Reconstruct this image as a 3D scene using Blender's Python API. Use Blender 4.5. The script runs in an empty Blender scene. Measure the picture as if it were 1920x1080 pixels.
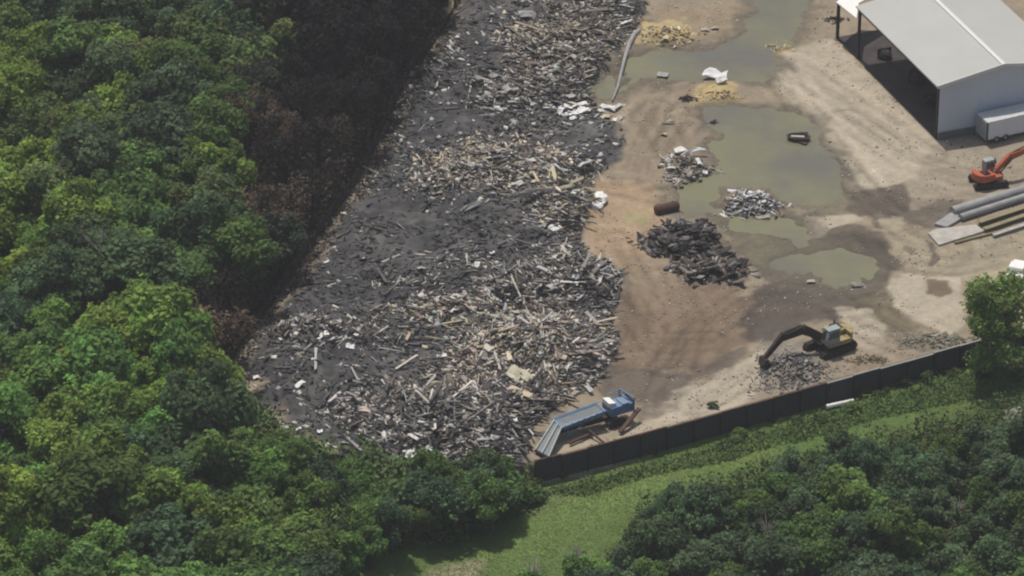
import bpy, math, random
import numpy as np
from mathutils import Vector, Matrix
R = math.radians
random.seed(7); rng = np.random.default_rng(7)
sc = bpy.context.scene
col = sc.collection

# ------------------------------------------------------------------ camera
DEP, HFOV, DIST = R(30), R(13), 496.0
cd = bpy.data.cameras.new('camera'); cam = bpy.data.objects.new('camera', cd); col.objects.link(cam)
cam.location = (0, -DIST*math.cos(DEP), DIST*math.sin(DEP)); cam.rotation_euler = (math.pi/2-DEP, 0, 0)
cd.angle = HFOV; cd.sensor_width = 36; cd.clip_start = 1; cd.clip_end = 30000
sc.camera = cam
sc.render.filter_size = 1.5
try: sc.cycles.pixel_filter_type = 'BLACKMAN_HARRIS'; sc.cycles.filter_width = 2.15
except Exception: pass
# ------------------------------------------------------------------ world, sun, exposure
SUN_EL, SUN_AZ = R(71), R(-26)
w = bpy.data.worlds.new('World'); sc.world = w; w.use_nodes = True
nt = w.node_tree; bg = nt.nodes['Background']
sky = nt.nodes.new('ShaderNodeTexSky'); sky.sky_type = 'NISHITA'; sky.sun_disc = False
sky.sun_elevation = SUN_EL; sky.sun_rotation = SUN_AZ % (2*math.pi); sky.dust_density = 3.0
nt.links.new(sky.outputs[0], bg.inputs[0]); bg.inputs[1].default_value = 0.085
sd = bpy.data.lights.new('sun', 'SUN'); sd.energy = 3.3; sd.angle = R(0.6); sd.color = (1, .945, .85)
so = bpy.data.objects.new('sun', sd); col.objects.link(so)
sdir = Vector((math.sin(SUN_AZ)*math.cos(SUN_EL), math.cos(SUN_AZ)*math.cos(SUN_EL), math.sin(SUN_EL)))
so.rotation_euler = sdir.to_track_quat('Z', 'Y').to_euler(); so.location = sdir*300
sc.view_settings.view_transform = 'Standard'; sc.view_settings.look = 'None'
sc.view_settings.gamma = 1; sc.view_settings.exposure = -0.08
sc.cycles.max_bounces = 5; sc.cycles.transparent_max_bounces = 4

# ------------------------------------------------------------------ pixel <-> ground
FP = 960/math.tan(HFOV/2); CY, CZ = cam.location.y, cam.location.z
sD, cD = math.sin(DEP), math.cos(DEP)
def G(px, py, z=0.0):
    """point of the photograph (1920x1080 pixels) on the level plane z, as x, y"""
    u = (px-960)/FP; v = (540-py)/FP
    dx, dy, dz = u, cD+v*sD, -sD+v*cD
    t = (z-CZ)/dz
    return np.array([dx*t, CY+dy*t])
def P(x, y, z=0.0):
    x = np.asarray(x, float); y = np.asarray(y, float); z = np.asarray(z, float)
    ry = y-CY; rz = z-CZ
    d = ry*cD - rz*sD; up = ry*sD + rz*cD
    return 960+FP*x/d, 540-FP*up/d
def V3(px, py, z=0.0):
    g = G(px, py, z); return Vector((g[0], g[1], z))

# ------------------------------------------------------------------ noise and polygons
def hsh(i, j, s):
    n = (i*374761393 + j*668265263 + s*1442695041) & 0x7fffffff
    n = ((n ^ (n >> 13))*1274126177) & 0x7fffffff
    return ((n ^ (n >> 16)) & 0xffff)/65535.0
def vn(x, y, s=0):
    xi = np.floor(x).astype(np.int64); yi = np.floor(y).astype(np.int64)
    fx = x-xi; fy = y-yi; fx = fx*fx*(3-2*fx); fy = fy*fy*(3-2*fy)
    return (hsh(xi,yi,s)*(1-fx)+hsh(xi+1,yi,s)*fx)*(1-fy)+(hsh(xi,yi+1,s)*(1-fx)+hsh(xi+1,yi+1,s)*fx)*fy
def fbm(x, y, sc_, s=0, o=4):
    x = np.asarray(x, float)/sc_; y = np.asarray(y, float)/sc_
    a = 0; w_ = .5; t = 0
    for k in range(o):
        a = a+w_*vn(x+17.3*k, y-9.1*k, s+k); t += w_; x = x*2.03; y = y*2.03; w_ *= .5
    return a/t*2-1          # -1..1
def sdist(X, Y, poly):
    """signed distance, positive inside"""
    d = np.full(X.shape, 1e9); ins = np.zeros(X.shape, bool)
    n = len(poly)
    for i in range(n):
        ax, ay = poly[i]; bx, by = poly[(i+1) % n]
        ex, ey = bx-ax, by-ay
        t = np.clip(((X-ax)*ex+(Y-ay)*ey)/(ex*ex+ey*ey+1e-9), 0, 1)
        d = np.minimum(d, np.hypot(X-ax-t*ex, Y-ay-t*ey))
        c = ((ay > Y) != (by > Y)) & (X < ex*(Y-ay)/(ey if abs(ey) > 1e-9 else 1e-9)+ax)
        ins ^= c
    return np.where(ins, d, -d)
def WP(pts, z=0.0): return [tuple(G(a, b, z)) for a, b in pts]
LOWZ = -2.3                                        # level of the land below the long wall
def inpix(px, py, poly): return sdist(np.atleast_1d(np.asarray(px, float)), np.atleast_1d(np.asarray(py, float)), poly)
sst = lambda a, b, x: np.clip((x-a)/(b-a), 0, 1)**2*(3-2*np.clip((x-a)/(b-a), 0, 1))

# ------------------------------------------------------------------ materials
def mat(name, c, rough=.8, metal=0., var=.25, scale=1.5, bump=0., c2=None, attr=None, objcol=False, trans=0., spec=.3, stretch=None):
    m = bpy.data.materials.new(name); m.use_nodes = True
    n = m.node_tree.nodes; l = m.node_tree.links; b = n['Principled BSDF']
    b.inputs['Roughness'].default_value = rough; b.inputs['Metallic'].default_value = metal
    b.inputs['Specular IOR Level'].default_value = spec
    tc = n.new('ShaderNodeTexCoord'); nz = n.new('ShaderNodeTexNoise'); nz.inputs['Scale'].default_value = scale
    nz.inputs['Detail'].default_value = 6; nz.inputs['Roughness'].default_value = .65
    src = tc.outputs['Object']
    if stretch:
        mp = n.new('ShaderNodeMapping'); mp.inputs['Scale'].default_value = stretch
        l.new(src, mp.inputs[0]); src = mp.outputs[0]
    l.new(src, nz.inputs['Vector'])
    if attr:
        a = n.new('ShaderNodeAttribute'); a.attribute_name = attr; base = a.outputs['Color']
    else:
        a = n.new('ShaderNodeRGB'); a.outputs[0].default_value = (*c, 1); base = a.outputs[0]
    if objcol:
        oi = n.new('ShaderNodeObjectInfo'); mx = n.new('ShaderNodeMixRGB'); mx.blend_type = 'MULTIPLY'; mx.inputs[0].default_value = 1
        l.new(base, mx.inputs[1]); l.new(oi.outputs['Color'], mx.inputs[2]); base = mx.outputs[0]
    if c2:
        rp = n.new('ShaderNodeMapRange'); rp.inputs['From Min'].default_value = .42 if 'water' in name else .48; rp.inputs['From Max'].default_value = .62
        l.new(nz.outputs['Fac'], rp.inputs['Value'])
        mx = n.new('ShaderNodeMixRGB'); l.new(rp.outputs[0], mx.inputs[0]); l.new(base, mx.inputs[1]); mx.inputs[2].default_value = (*c2, 1)
        base = mx.outputs[0]
    mr = n.new('ShaderNodeMapRange'); mr.inputs['From Min'].default_value = .3; mr.inputs['From Max'].default_value = .7
    mr.inputs['To Min'].default_value = 1-var; mr.inputs['To Max'].default_value = 1+var
    l.new(nz.outputs['Fac'], mr.inputs['Value'])
    vm = n.new('ShaderNodeVectorMath'); vm.operation = 'SCALE'; l.new(base, vm.inputs[0]); l.new(mr.outputs[0], vm.inputs['Scale'])
    l.new(vm.outputs[0], b.inputs['Base Color'])
    if bump:
        bp = n.new('ShaderNodeBump'); bp.inputs['Strength'].default_value = 1; bp.inputs['Distance'].default_value = bump
        l.new(nz.outputs['Fac'], bp.inputs['Height']); l.new(bp.outputs[0], b.inputs['Normal'])
    if trans:
        tr = n.new('ShaderNodeBsdfTranslucent'); ms = n.new('ShaderNodeMixShader'); ms.inputs[0].default_value = trans
        l.new(vm.outputs[0], tr.inputs[0]); l.new(b.outputs[0], ms.inputs[1]); l.new(tr.outputs[0], ms.inputs[2])
        l.new(ms.outputs[0], n['Material Output'].inputs[0])
    return m
M = {
 'ground': mat('ground_soil', (0,0,0), .9, var=.13, scale=1.6, bump=.03, attr='Col', spec=.2),
 'leaf': mat('leaves', (0,0,0), .6, var=.18, scale=.35, attr='Col', objcol=True, trans=.45, spec=.15),
 'grass': mat('grass_blades', (0,0,0), .7, var=.15, scale=.5, attr='Col', trans=.2, spec=.2),
 'bark': mat('bark', (.085,.07,.055), .9, var=.3, scale=3),
 'deadwood': mat('bleached_wood', (.34,.31,.27), .85, var=.3, scale=3),
 'charbark': mat('charred_bark', (.018,.016,.015), .9, var=.3, scale=3),
 'debris': mat('debris_wood', (0,0,0), .85, var=.25, scale=2.2, attr='Col', spec=.25),
 'plank': mat('weathered_plank', (1,1,1), .85, var=.3, scale=3, objcol=True, spec=.25, stretch=(.4,3,3)),
 'sheetm': mat('scrap_sheet_white', (.9,.9,.9), .55, var=.2, scale=2, objcol=True, spec=.4),
 'roof': mat('roof_metal', (.47,.47,.44), .5, var=.06, scale=.12, spec=.4),
 'trim': mat('white_trim', (.74,.74,.70), .5, var=.05),
 'gable': mat('gable_cladding', (.62,.66,.71), .6, var=.03, scale=.2),
 'steel': mat('dark_steel', (.035,.025,.022), .7, var=.3),
 'slab': mat('concrete_slab', (.060,.050,.048), .85, var=.35, scale=.4),  # concrete darkened to carry the shade under the shed roof
 'base': mat('concrete_base', (.17,.17,.17), .85, var=.15),
 'white': mat('white_paint', (.88,.86,.82), .5, var=.07),
 'trailer': mat('trailer_side', (.72,.74,.78), .45, var=.06, scale=.5),
 'trailertop': mat('trailer_roof', (.60,.62,.60), .6, var=.12),
 'wall': mat('wall_panels', (.062,.066,.074), .8, var=.3, scale=.6, c2=(.040,.045,.046)),
 'rust': mat('rusty_steel', (.10,.055,.04), .85, var=.35, scale=2),
 'cope': mat('wall_coping', (.30,.30,.28), .85, var=.25, scale=.6),
 'yellow': mat('yellow_paint', (.42,.34,.15), .6, var=.3, scale=1.4, c2=(.13,.095,.055)),
 'orange': mat('orange_paint', (.50,.12,.055), .55, var=.3, scale=1.5, c2=(.33,.10,.06)),
 'black': mat('black_rubber', (.022,.020,.020), .8, var=.3),
 'boomd': mat('dirty_dark_boom', (.050,.036,.030), .7, var=.35),
 'glass': mat('dark_glass', (.06,.075,.08), .12, var=.05, spec=.7),
 'greyp': mat('grey_paint', (.33,.36,.36), .5, var=.2),
 'blue': mat('blue_paint', (.14,.24,.44), .5, var=.3, scale=1.5, c2=(.20,.26,.32)),
 'bluegrey': mat('faded_blue_steel', (.20,.31,.42), .6, var=.25, scale=1.0, c2=(.16,.20,.23)),
 'paleblue': mat('pale_conveyor', (.25,.29,.31), .8, var=.45, scale=2.6, c2=(.20,.175,.14)),
 'tanpipe': mat('tan_steel', (.30,.25,.15), .7, var=.25, scale=.8, c2=(.18,.17,.10)),
 'greypipe': mat('grey_pipe', (.34,.34,.33), .55, var=.2, scale=.8),
 'concrete': mat('pale_concrete', (.45,.42,.37), .85, var=.2, scale=1),
 'water': mat('muddy_water', (.225,.215,.120), .07, var=.10, scale=.055, c2=(.145,.138,.108), spec=.5),
 'char': mat('charred_boards', (.030,.027,.027), .9, var=.5, scale=1.5, c2=(.07,.055,.045)),
 'rock': mat('pale_rock', (.33,.32,.28), .9, var=.3, scale=2),
}

# ------------------------------------------------------------------ object helpers
def tag(o, label=None, cat=None, group=None, kind=None):
    if label: o['label'] = label
    if cat: o['category'] = cat
    if group: o['group'] = group
    if kind: o['kind'] = kind
    return o
def npmesh(name, v, f, cols=None, smooth=False):
    """v (n,3), f (m,4) or (m,3) -> mesh with point colour 'Col'"""
    me = bpy.data.meshes.new(name); v = np.asarray(v, np.float32); f = np.asarray(f, np.int32); k = f.shape[1]
    me.vertices.add(len(v)); me.vertices.foreach_set('co', v.ravel())
    me.loops.add(f.size); me.loops.foreach_set('vertex_index', f.ravel())
    me.polygons.add(len(f)); me.polygons.foreach_set('loop_start', np.arange(0, f.size, k, dtype=np.int32))
    if smooth: me.polygons.foreach_set('use_smooth', np.ones(len(f), bool))
    me.update(calc_edges=True)
    if cols is not None:
        a = me.color_attributes.new('Col', 'FLOAT_COLOR', 'POINT')
        c = np.ones((len(v), 4), np.float32); c[:, :3] = cols; a.data.foreach_set('color', c.ravel())
    return me
def link(name, me, m, parent=None, loc=None, rot=None):
    o = bpy.data.objects.new(name, me); col.objects.link(o)
    if m is not None and not me.materials: me.materials.append(m)
    if parent: o.parent = parent
    if loc is not None: o.location = loc
    if rot is not None: o.rotation_euler = rot
    return o
class MB:
    def __init__(s): s.v = []; s.f = []
    def add(s, vs, fs):
        k = len(s.v); s.v += [tuple(x) for x in vs]; s.f += [tuple(i+k for i in f) for f in fs]; return s
    def box(s, c, d, rz=0, ry=0, rx=0, taper=1.):
        m = Matrix.Rotation(rz, 3, 'Z') @ Matrix.Rotation(ry, 3, 'Y') @ Matrix.Rotation(rx, 3, 'X'); c = Vector(c)
        vs = []
        for z in (-1, 1):
            t = taper if z > 0 else 1
            for x, y in ((-1,-1),(1,-1),(1,1),(-1,1)): vs.append(c+m@Vector((x*d[0]/2*t, y*d[1]/2*t, z*d[2]/2)))
        return s.add(vs, [(0,3,2,1),(4,5,6,7),(0,1,5,4),(1,2,6,5),(2,3,7,6),(3,0,4,7)])
    def bar(s, a, b, w_, h_, w2=None, h2=None):
        a, b = Vector(a), Vector(b); d = (b-a).normalized(); up = Vector((0,0,1)) if abs(d.z) < .95 else Vector((0,1,0))
        sx = d.cross(up).normalized(); sz = sx.cross(d); vs = []
        for p, ww, hh in ((a, w_, h_), (b, w2 or w_, h2 or h_)):
            for x, z in ((-1,-1),(1,-1),(1,1),(-1,1)): vs.append(p+sx*x*ww/2+sz*z*hh/2)
        return s.add(vs, [(0,3,2,1),(4,5,6,7),(0,1,5,4),(1,2,6,5),(2,3,7,6),(3,0,4,7)])
    def tube(s, pts, rs, n=8, cap=True):
        pts = [Vector(p) for p in pts]; k0 = len(s.v)
        if not hasattr(rs, '__len__'): rs = [rs]*len(pts)
        for i, p in enumerate(pts):
            d = (pts[min(i+1, len(pts)-1)]-pts[max(i-1, 0)]).normalized()
            up = Vector((0,0,1)) if abs(d.z) < .9 else Vector((1,0,0))
            sx = d.cross(up).normalized(); sy = d.cross(sx)
            for j in range(n):
                a = 2*math.pi*j/n; s.v.append(tuple(p+(sx*math.cos(a)+sy*math.sin(a))*rs[i]))
        for i in range(len(pts)-1):
            for j in range(n):
                a = k0+i*n+j; b = k0+i*n+(j+1) % n; s.f.append((a, b, b+n, a+n))
        if cap:
            s.f.append(tuple(k0+j for j in range(n))); s.f.append(tuple(k0+(len(pts)-1)*n+j for j in range(n))[::-1])
        return s
    def prism(s, poly, y0, y1):
        """outline in x,z extruded along y"""
        n = len(poly); vs = [(x, y0, z) for x, z in poly]+[(x, y1, z) for x, z in poly]
        return s.add(vs, [tuple(range(n)), tuple(range(2*n-1, n-1, -1))]+[(i, i+n, (i+1) % n+n, (i+1) % n) for i in range(n)])
    def flat(s, poly, z0, z1):
        """outline in x,y extruded along z"""
        n = len(poly); vs = [(x, y, z0) for x, y in poly]+[(x, y, z1) for x, y in poly]
        return s.add(vs, [tuple(range(n-1, -1, -1)), tuple(range(n, 2*n))]+[(i, (i+1) % n, (i+1) % n+n, i+n) for i in range(n)])
    def build(s, name, m, parent=None, bevel=0, smooth=False):
        me = bpy.data.meshes.new(name); me.from_pydata(s.v, [], s.f)
        import bmesh
        bm = bmesh.new(); bm.from_mesh(me); bmesh.ops.recalc_face_normals(bm, faces=bm.faces); bm.to_mesh(me); bm.free()
        if smooth: me.polygons.foreach_set('use_smooth', [True]*len(me.polygons))
        o = link(name, me, m, parent)
        if bevel:
            b = o.modifiers.new('bevel', 'BEVEL'); b.width = bevel; b.segments = 1; b.limit_method = 'ANGLE'
        return o
def empty(name, loc, rz=0, **k):
    o = bpy.data.objects.new(name, None); col.objects.link(o); o.location = loc; o.rotation_euler = (0, 0, rz); o.empty_display_size = .3
    return tag(o, **k)
def copy_tree(o):
    c = o.copy(); col.objects.link(c)
    for ch in o.children:
        d = ch.copy(); col.objects.link(d); d.parent = c
        for g in ch.children:
            e = g.copy(); col.objects.link(e); e.parent = d
    return c

# ------------------------------------------------------------------ zones of the debris field
ZONES = [ # px, py, rx, ry (px), density, paleness, size
 (930,325,150,46,1.0,1.0,.75),(1060,395,60,62,1.0,.95,1.25),(1050,120,110,95,1.0,.65,1.0),(1110,30,90,50,.8,.5,.9),(1080,545,95,62,1.0,.50,1.2),
 (1010,660,165,62,1.0,1.0,.9),(830,605,90,38,.7,.7,.8),(850,795,190,80,1.0,.42,1.5),(1070,710,80,55,1.0,.75,1.1),(590,640,75,34,.7,.6,.8),
 (960,190,90,45,.7,.5,.9),(900,850,110,25,.8,.6,1.0),(845,110,50,80,.5,.35,.9),(740,190,60,40,.35,.3,1.3),(930,450,100,40,.28,.12,1.1),(700,640,130,50,.35,.35,1.0),
 (560,720,60,20,.2,.5,.7),(740,260,60,60,.25,.25,.8),(650,480,80,60,.12,.2,.7),(960,560,120,50,.6,.4,1.1),(700,320,70,40,.3,.2,1.0),(1000,560,60,90,.5,.35,1.2),(740,800,90,50,.6,.4,1.1),(880,700,80,40,.8,.7,1.0),(640,790,60,40,.4,.4,1.0),(800,360,70,30,.5,.5,.8),(870,500,60,30,.5,.5,.8),(760,540,70,30,.35,.35,.9),(1000,250,80,30,.5,.4,1.0)]
def warm(px, py): return np.clip(.5+sum(np.exp(-(((px-a)/c_)**2+((py-b)/d)**2)) for a, b, c_, d in [(930,325,170,55),(1000,680,220,80),(1060,400,70,60),(830,600,90,40),(1080,90,120,70)]), 0, 1)[:, None]
def zone(px, py):
    d = .13+.26*np.clip(fbm(px, py*1.8, 70, 601, 3), -.4, 1); wsum = np.full(px.shape, .12); pp = np.full(px.shape, .0192); ss = np.full(px.shape, .084)
    for zx, zy, rx, ry, de, pa, sz in ZONES:
        g = np.exp(-(((px-zx)/rx)**2+((py-zy)/ry)**2)*1.1)
        d = np.maximum(d, de*g); pp = pp+g*de*pa; ss = ss+g*de*sz; wsum = wsum+g*de
    return d, pp/wsum, ss/wsum
# ------------------------------------------------------------------ ground: shapes in the yard
RUB = [(885,-60),(1215,-60),(1205,30),(1190,70),(1130,120),(1100,180),(1120,215),(1175,235),(1150,300),(1105,350),(1100,400),(1080,450),(1110,490),(1165,530),(1145,600),(1160,650),(1120,720),(1040,765),(1000,800),(985,850),(960,880),(760,880),(640,860),(560,840),(480,770),(438,700),(470,640),(540,545),(620,430),(700,310),(735,230),(790,130),(850,40)]
YARD = [(860,-260),(2300,-260),(2300,540),(1920,619),(1800,652),(1400,763),(1200,819),(1003,869),(960,882),(760,895),(620,875),(520,830),(440,740),(425,690),(460,640),(530,545),(610,430),(690,310),(725,225),(780,125),(840,35)]
RUBw, YARDw = WP(RUB), WP(YARD)
PONDS = [
 [(1308,205),(1375,196),(1470,210),(1525,238),(1545,280),(1578,325),(1572,372),(1520,395),(1470,388),(1440,352),(1352,350),(1330,385),(1300,402),(1262,378),(1268,352),(1322,338),(1348,300),(1342,250)],
 [(1178,112),(1215,96),(1300,92),(1372,78),(1398,50),(1412,0),(1450,-30),(1500,-30),(1510,45),(1488,82),(1446,98),(1452,128),(1420,150),(1340,150),(1290,145),(1225,150),(1178,160),(1165,140)],
 [(1352,392),(1400,404),(1452,404),(1500,420),(1545,450),(1500,462),(1450,444),(1400,436),(1350,420)],
 [(1440,492),(1500,472),(1590,468),(1642,488),(1645,515),(1590,530),(1520,522)],
 [(1112,150),(1145,130),(1160,148),(1152,182),(1128,195),(1108,182)],
]
PONDw = [WP(p) for p in PONDS]
# (centre px, radius m x, radius m y, height m, seed)
MOUNDS = [((930,320),9,4.5,1.5),((1055,400),4.5,5,2.2),((1050,110),8,8,1.6),((1085,545),6.5,6,2.2),((1000,655),9,5,1.6),
          ((830,610),6,4,1.2),((850,795),10,7,1.5),((1060,700),5,4,1.0),((590,640),4,4,1.0),((960,190),5,4,1.0),
          ((1290,450),4.4,3.4,1.3),((1330,505),4,2.6,.7),((1283,312),2.8,2.6,.7),((1405,378),3.4,2.6,.7),((1490,690),4.2,3.6,1.0),
          ((1345,165),3.4,2.4,.6),((1240,65),5,3.5,.7),((700,150),6,5,1.0),((1260,735),3,2,.3)]
def height(X, Y):
    d = sdist(X, Y, RUBw)+fbm(X, Y, 3, 5)*1.0
    rub = sst(-.8, 3.0, d)
    h = .05*fbm(X, Y, 4, 11)+.03*fbm(X, Y, 1.1, 13)
    h = h+rub*(.65+.9*fbm(X, Y, 7, 21)+1.0*np.abs(fbm(X, Y, 2.6, 22))+.3*fbm(X, Y, .8, 23))
    for (c, rx, ry, hh) in MOUNDS:
        g = G(*c); q = ((X-g[0])/rx)**2+((Y-g[1])/ry)**2
        h = h+hh*np.exp(-q*1.6)*(1+.35*fbm(X, Y, 1.6, 31))
    # ruts
    for pw in PONDw:
        s = sdist(X, Y, pw)+fbm(X, Y, 3.0, 41)*2.0+fbm(X, Y, .9, 43)*.9
        m = sst(-1.0, 1.0, s); h = h*(1-m)-.32*m
    # the land behind the bottom wall lies lower
    s = sdist(X, Y, YARDw)
    low = (1-sst(-.15, .4, s))*sst(-16, -8, X-G(1000, 880)[0])
    h = h-2.3*low+np.where(s < -.5, .25*fbm(X, Y, 5, 51), 0)
    return h
def axis(a, b, st, far):
    m = np.arange(a, b+1e-6, st); e = [st*1.6**k for k in range(1, 40)]; o = np.cumsum(e); o = o[o < far]
    return np.concatenate([a-o[::-1], m, b+o])
gx = axis(-72, 72, .29, 9000); gy = axis(-66, 84, .29, 12000)
GX, GY = np.meshgrid(gx, gy)
near = (abs(GX) < 300) & (GY > -300) & (GY < 300)
GH = np.where(near, height(GX, GY), 0)
def hz(x, y):
    """ground height at points, read from the grid"""
    x = np.asarray(x, float); y = np.asarray(y, float)
    i = np.clip(np.searchsorted(gx, x)-1, 0, len(gx)-2); j = np.clip(np.searchsorted(gy, y)-1, 0, len(gy)-2)
    fx = (x-gx[i])/(gx[i+1]-gx[i]); fy = (y-gy[j])/(gy[j+1]-gy[j])
    return (GH[j, i]*(1-fx)+GH[j, i+1]*fx)*(1-fy)+(GH[j+1, i]*(1-fx)+GH[j+1, i+1]*fx)*fy
def on(px, py, dz=0.0):
    g = G(px, py)
    for _ in range(4): g = G(px, py, float(hz(*g)))
    return Vector((g[0], g[1], float(hz(*g))+dz))

# colours of the soil itself (albedo)
TAN=(.32,.272,.21); LTAN=(.42,.365,.28); MID=(.215,.17,.12); RED=(.178,.130,.090); MUD=(.105,.085,.070); DMUD=(.075,.062,.054)
ASH=(.066,.065,.068); ASH2=(.115,.110,.106); SAND=(.50,.39,.18); OLIVE=(.19,.175,.115); PINK=(.34,.25,.18)
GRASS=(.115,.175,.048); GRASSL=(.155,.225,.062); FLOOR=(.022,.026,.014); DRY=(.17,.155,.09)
PATCH = [  # polygon px, colour, feather m, edge noise m, strength
 ([(428,700),(470,640),(540,545),(640,410),(700,310),(735,225),(800,120),(815,135),(745,250),(700,340),(600,480),(520,580),(475,660),(452,735)], (.135,.115,.095), 1.5, 1.2, .7),
 ([(1430,120),(1480,85),(1562,72),(1760,262),(1840,290),(1800,340),(1700,345),(1640,380),(1590,330),(1545,262),(1500,205)], LTAN, 1.5, 1.2, .9),
 ([(1760,262),(1990,200),(1990,400),(1760,420),(1690,350)], (.30,.255,.195), 2, 1, .8),
 ([(1110,335),(1235,345),(1250,420),(1190,520),(1110,480),(1095,420)], (.37,.26,.17), 2, 1.5, .75),
 ([(1190,150),(1310,160),(1330,330),(1240,350),(1160,320),(1190,240)], (.27,.215,.155), 2, 2, .8),
 ([(1205,30),(1400,0),(1420,60),(1300,90),(1200,92)], (.30,.235,.16), 2, 1.5, .8),
 ([(1195,48),(1285,38),(1300,74),(1225,90),(1190,84)], SAND, 1, 1.5, .75),
 ([(1425,82),(1475,78),(1488,96),(1455,106),(1430,98)], SAND, .6, 1, .9),
 ([(1300,170),(1375,160),(1390,185),(1330,200),(1300,196)], SAND, .8, 1, .8),
 ([(1170,395),(1215,395),(1210,420),(1170,420)], (.30,.27,.14), 1.2, 1, .7),
 ([(1180,530),(1290,520),(1450,560),(1440,620),(1350,690),(1290,705),(1160,700),(1140,610)], RED, 3, 3, .9),
 ([(1160,470),(1240,480),(1300,560),(1260,600),(1160,560)], (.25,.19,.13), 2.5, 2, .7),
 ([(1250,480),(1300,540),(1400,530),(1390,480),(1330,440)], MUD, 2, 1.5, .7),
 ([(1420,540),(1520,520),(1660,535),(1640,580),(1560,600),(1500,610),(1450,640),(1390,640)], DMUD, 2.5, 2, .85),
 ([(1120,690),(1290,695),(1370,660),(1400,650),(1360,700),(1290,720),(1240,760),(1130,745)], MUD, 2, 1.2, .8),  # dark mud with shadow painted into its tone
 ([(1330,400),(1560,400),(1650,440),(1690,500),(1650,545),(1540,560),(1440,530),(1380,470)], (.13,.11,.085), 1.3, 1.2, .92),
 ([(1545,445),(1600,432),(1660,452),(1688,490),(1670,525),(1620,530),(1600,480)], DMUD, 1.6, 1.0, .75),
 ([(1300,380),(1350,350),(1440,352),(1500,400),(1580,385),(1600,400),(1540,420),(1400,420),(1330,410)], OLIVE, 2, 1.5, .7),
 ([(1330,375),(1400,350),(1475,370),(1480,395),(1420,408),(1340,402)], (.32,.22,.14), 1, 1, .8),
 ([(1600,360),(1690,345),(1712,380),(1700,410),(1640,405),(1590,410)], MUD, 1.5, 1.4, .9),
 ([(1690,400),(1760,375),(1810,375),(1780,405),(1760,430),(1700,425)], (.15,.125,.10), 1.2, .8, .9),
 ([(1625,395),(1680,400),(1680,425),(1640,430)], MUD, 1, .8, .7),
 ([(1508,408),(1600,402),(1615,412),(1560,428),(1545,444),(1515,444)], LTAN, .5, .5, 1),
 ([(1640,412),(1690,405),(1695,428),(1660,434)], (.36,.32,.23), .6, .6, .9),
 ([(1675,440),(1735,445),(1800,460),(1900,430),(1990,420),(1990,560),(1800,520),(1700,500),(1672,470)], (.34,.295,.21), 1.2, 1, .8),
 ([(1735,450),(1750,455),(1762,490),(1740,500),(1748,480)], MUD, .5, .3, .8),
 ([(1695,458),(1720,466),(1712,476),(1690,470)], MUD, .4, .3, .6),
 ([(1662,528),(1700,515),(1800,520),(1810,610),(1780,632),(1720,600),(1680,580)], LTAN, .8, .8, 1),
 ([(1733,522),(1782,526),(1784,548),(1762,560),(1740,550)], (.16,.12,.08), .4, .4, .9),
 ([(1600,560),(1665,545),(1690,590),(1730,625),(1690,640),(1650,600),(1600,590)], (.13,.11,.07), 1, 1, .7),
 ([(1570,578),(1625,575),(1660,610),(1650,650),(1600,650),(1580,620)], LTAN, .8, .8, .9),
 ([(1590,630),(1700,620),(1800,645),(1700,690),(1570,700)], (.29,.24,.18), 1.5, 1, .6),
 ([(1720,625),(1800,630),(1800,650),(1740,665),(1700,655)], (.20,.18,.14), 1, 1.2, .7),
 ([(1640,665),(1655,662),(1660,685),(1600,697),(1590,688)], MID, .5, .6, .8),
 ([(1220,770),(1290,730),(1390,680),(1430,650),(1440,700),(1400,760),(1240,800),(1160,830)], LTAN, 1.2, 1, .9),
 ([(1180,770),(1230,755),(1260,760),(1230,790),(1200,790)], MUD, .8, .6, .6),
 ([(1010,850),(1060,830),(1160,800),(1250,780),(1230,820),(1120,850),(1010,875)], (.40,.34,.25), 1, .8, .9),
 ([(1420,440),(1500,450),(1600,480),(1630,515),(1560,535),(1460,515),(1400,480)], (.20,.185,.115), 1.6, 1.2, .75),
 ([(1330,400),(1400,405),(1440,440),(1380,460),(1320,430)], (.20,.19,.12), 1.2, 1, .6),
 ([(1430,640),(1540,640),(1530,720),(1440,730)], (.21,.19,.165), 1.5, 1.2, .7),
]
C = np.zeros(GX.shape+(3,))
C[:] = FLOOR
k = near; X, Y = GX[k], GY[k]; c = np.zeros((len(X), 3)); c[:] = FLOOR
def lay(poly, colr, fe, no, st, seed, c, zz=0.0):
    s = sdist(X, Y, WP(poly, zz))+fbm(X, Y, max(1.0, no*1.3), seed)*no+fbm(X, Y, .7, seed+1)*no*.3
    m = (sst(-fe, fe, s)*st)[:, None]; return c*(1-m)+np.array(colr)*m
GRZ = [(1000,885),(1400,775),(1800,665),(1990,620),(1990,760),(1640,860),(1480,900),(1290,960),(1150,1060),(1100,1150),(600,1150),(650,1070),(760,1040),(900,990),(1005,930)]
c = lay(GRZ, GRASS, 1.5, 2, 1, 61, c, LOWZ)
c = lay([(1020,930),(1160,880),(1330,840),(1480,810),(1470,850),(1300,900),(1160,960),(1080,1020),(860,1060),(840,1040),(960,1000)], GRASSL, 2, 2, .8, 62, c, LOWZ)
c = lay([(1480,800),(1700,730),(1800,720),(1780,760),(1600,820),(1490,850)], (.10,.17,.045), 2, 1.5, .8, 63, c, LOWZ)
c = lay([(1800,690),(1990,650),(1990,720),(1840,730)], DRY, 1.5, 1.5, .6, 64, c, LOWZ)
c = lay([(1040,905),(1110,880),(1080,930),(1000,970)], DRY, 1.5, 1, .5, 65, c, LOWZ)
c = lay([(800,1085),(840,1058),(905,1050),(900,1100),(800,1110)], (.33,.28,.19), .8, .5, .9, 66, c, LOWZ)
s = sdist(X, Y, YARDw); m = sst(-.3, .3, s)[:, None]; c = c*(1-m)+np.array((.290,.238,.172))*m
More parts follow.
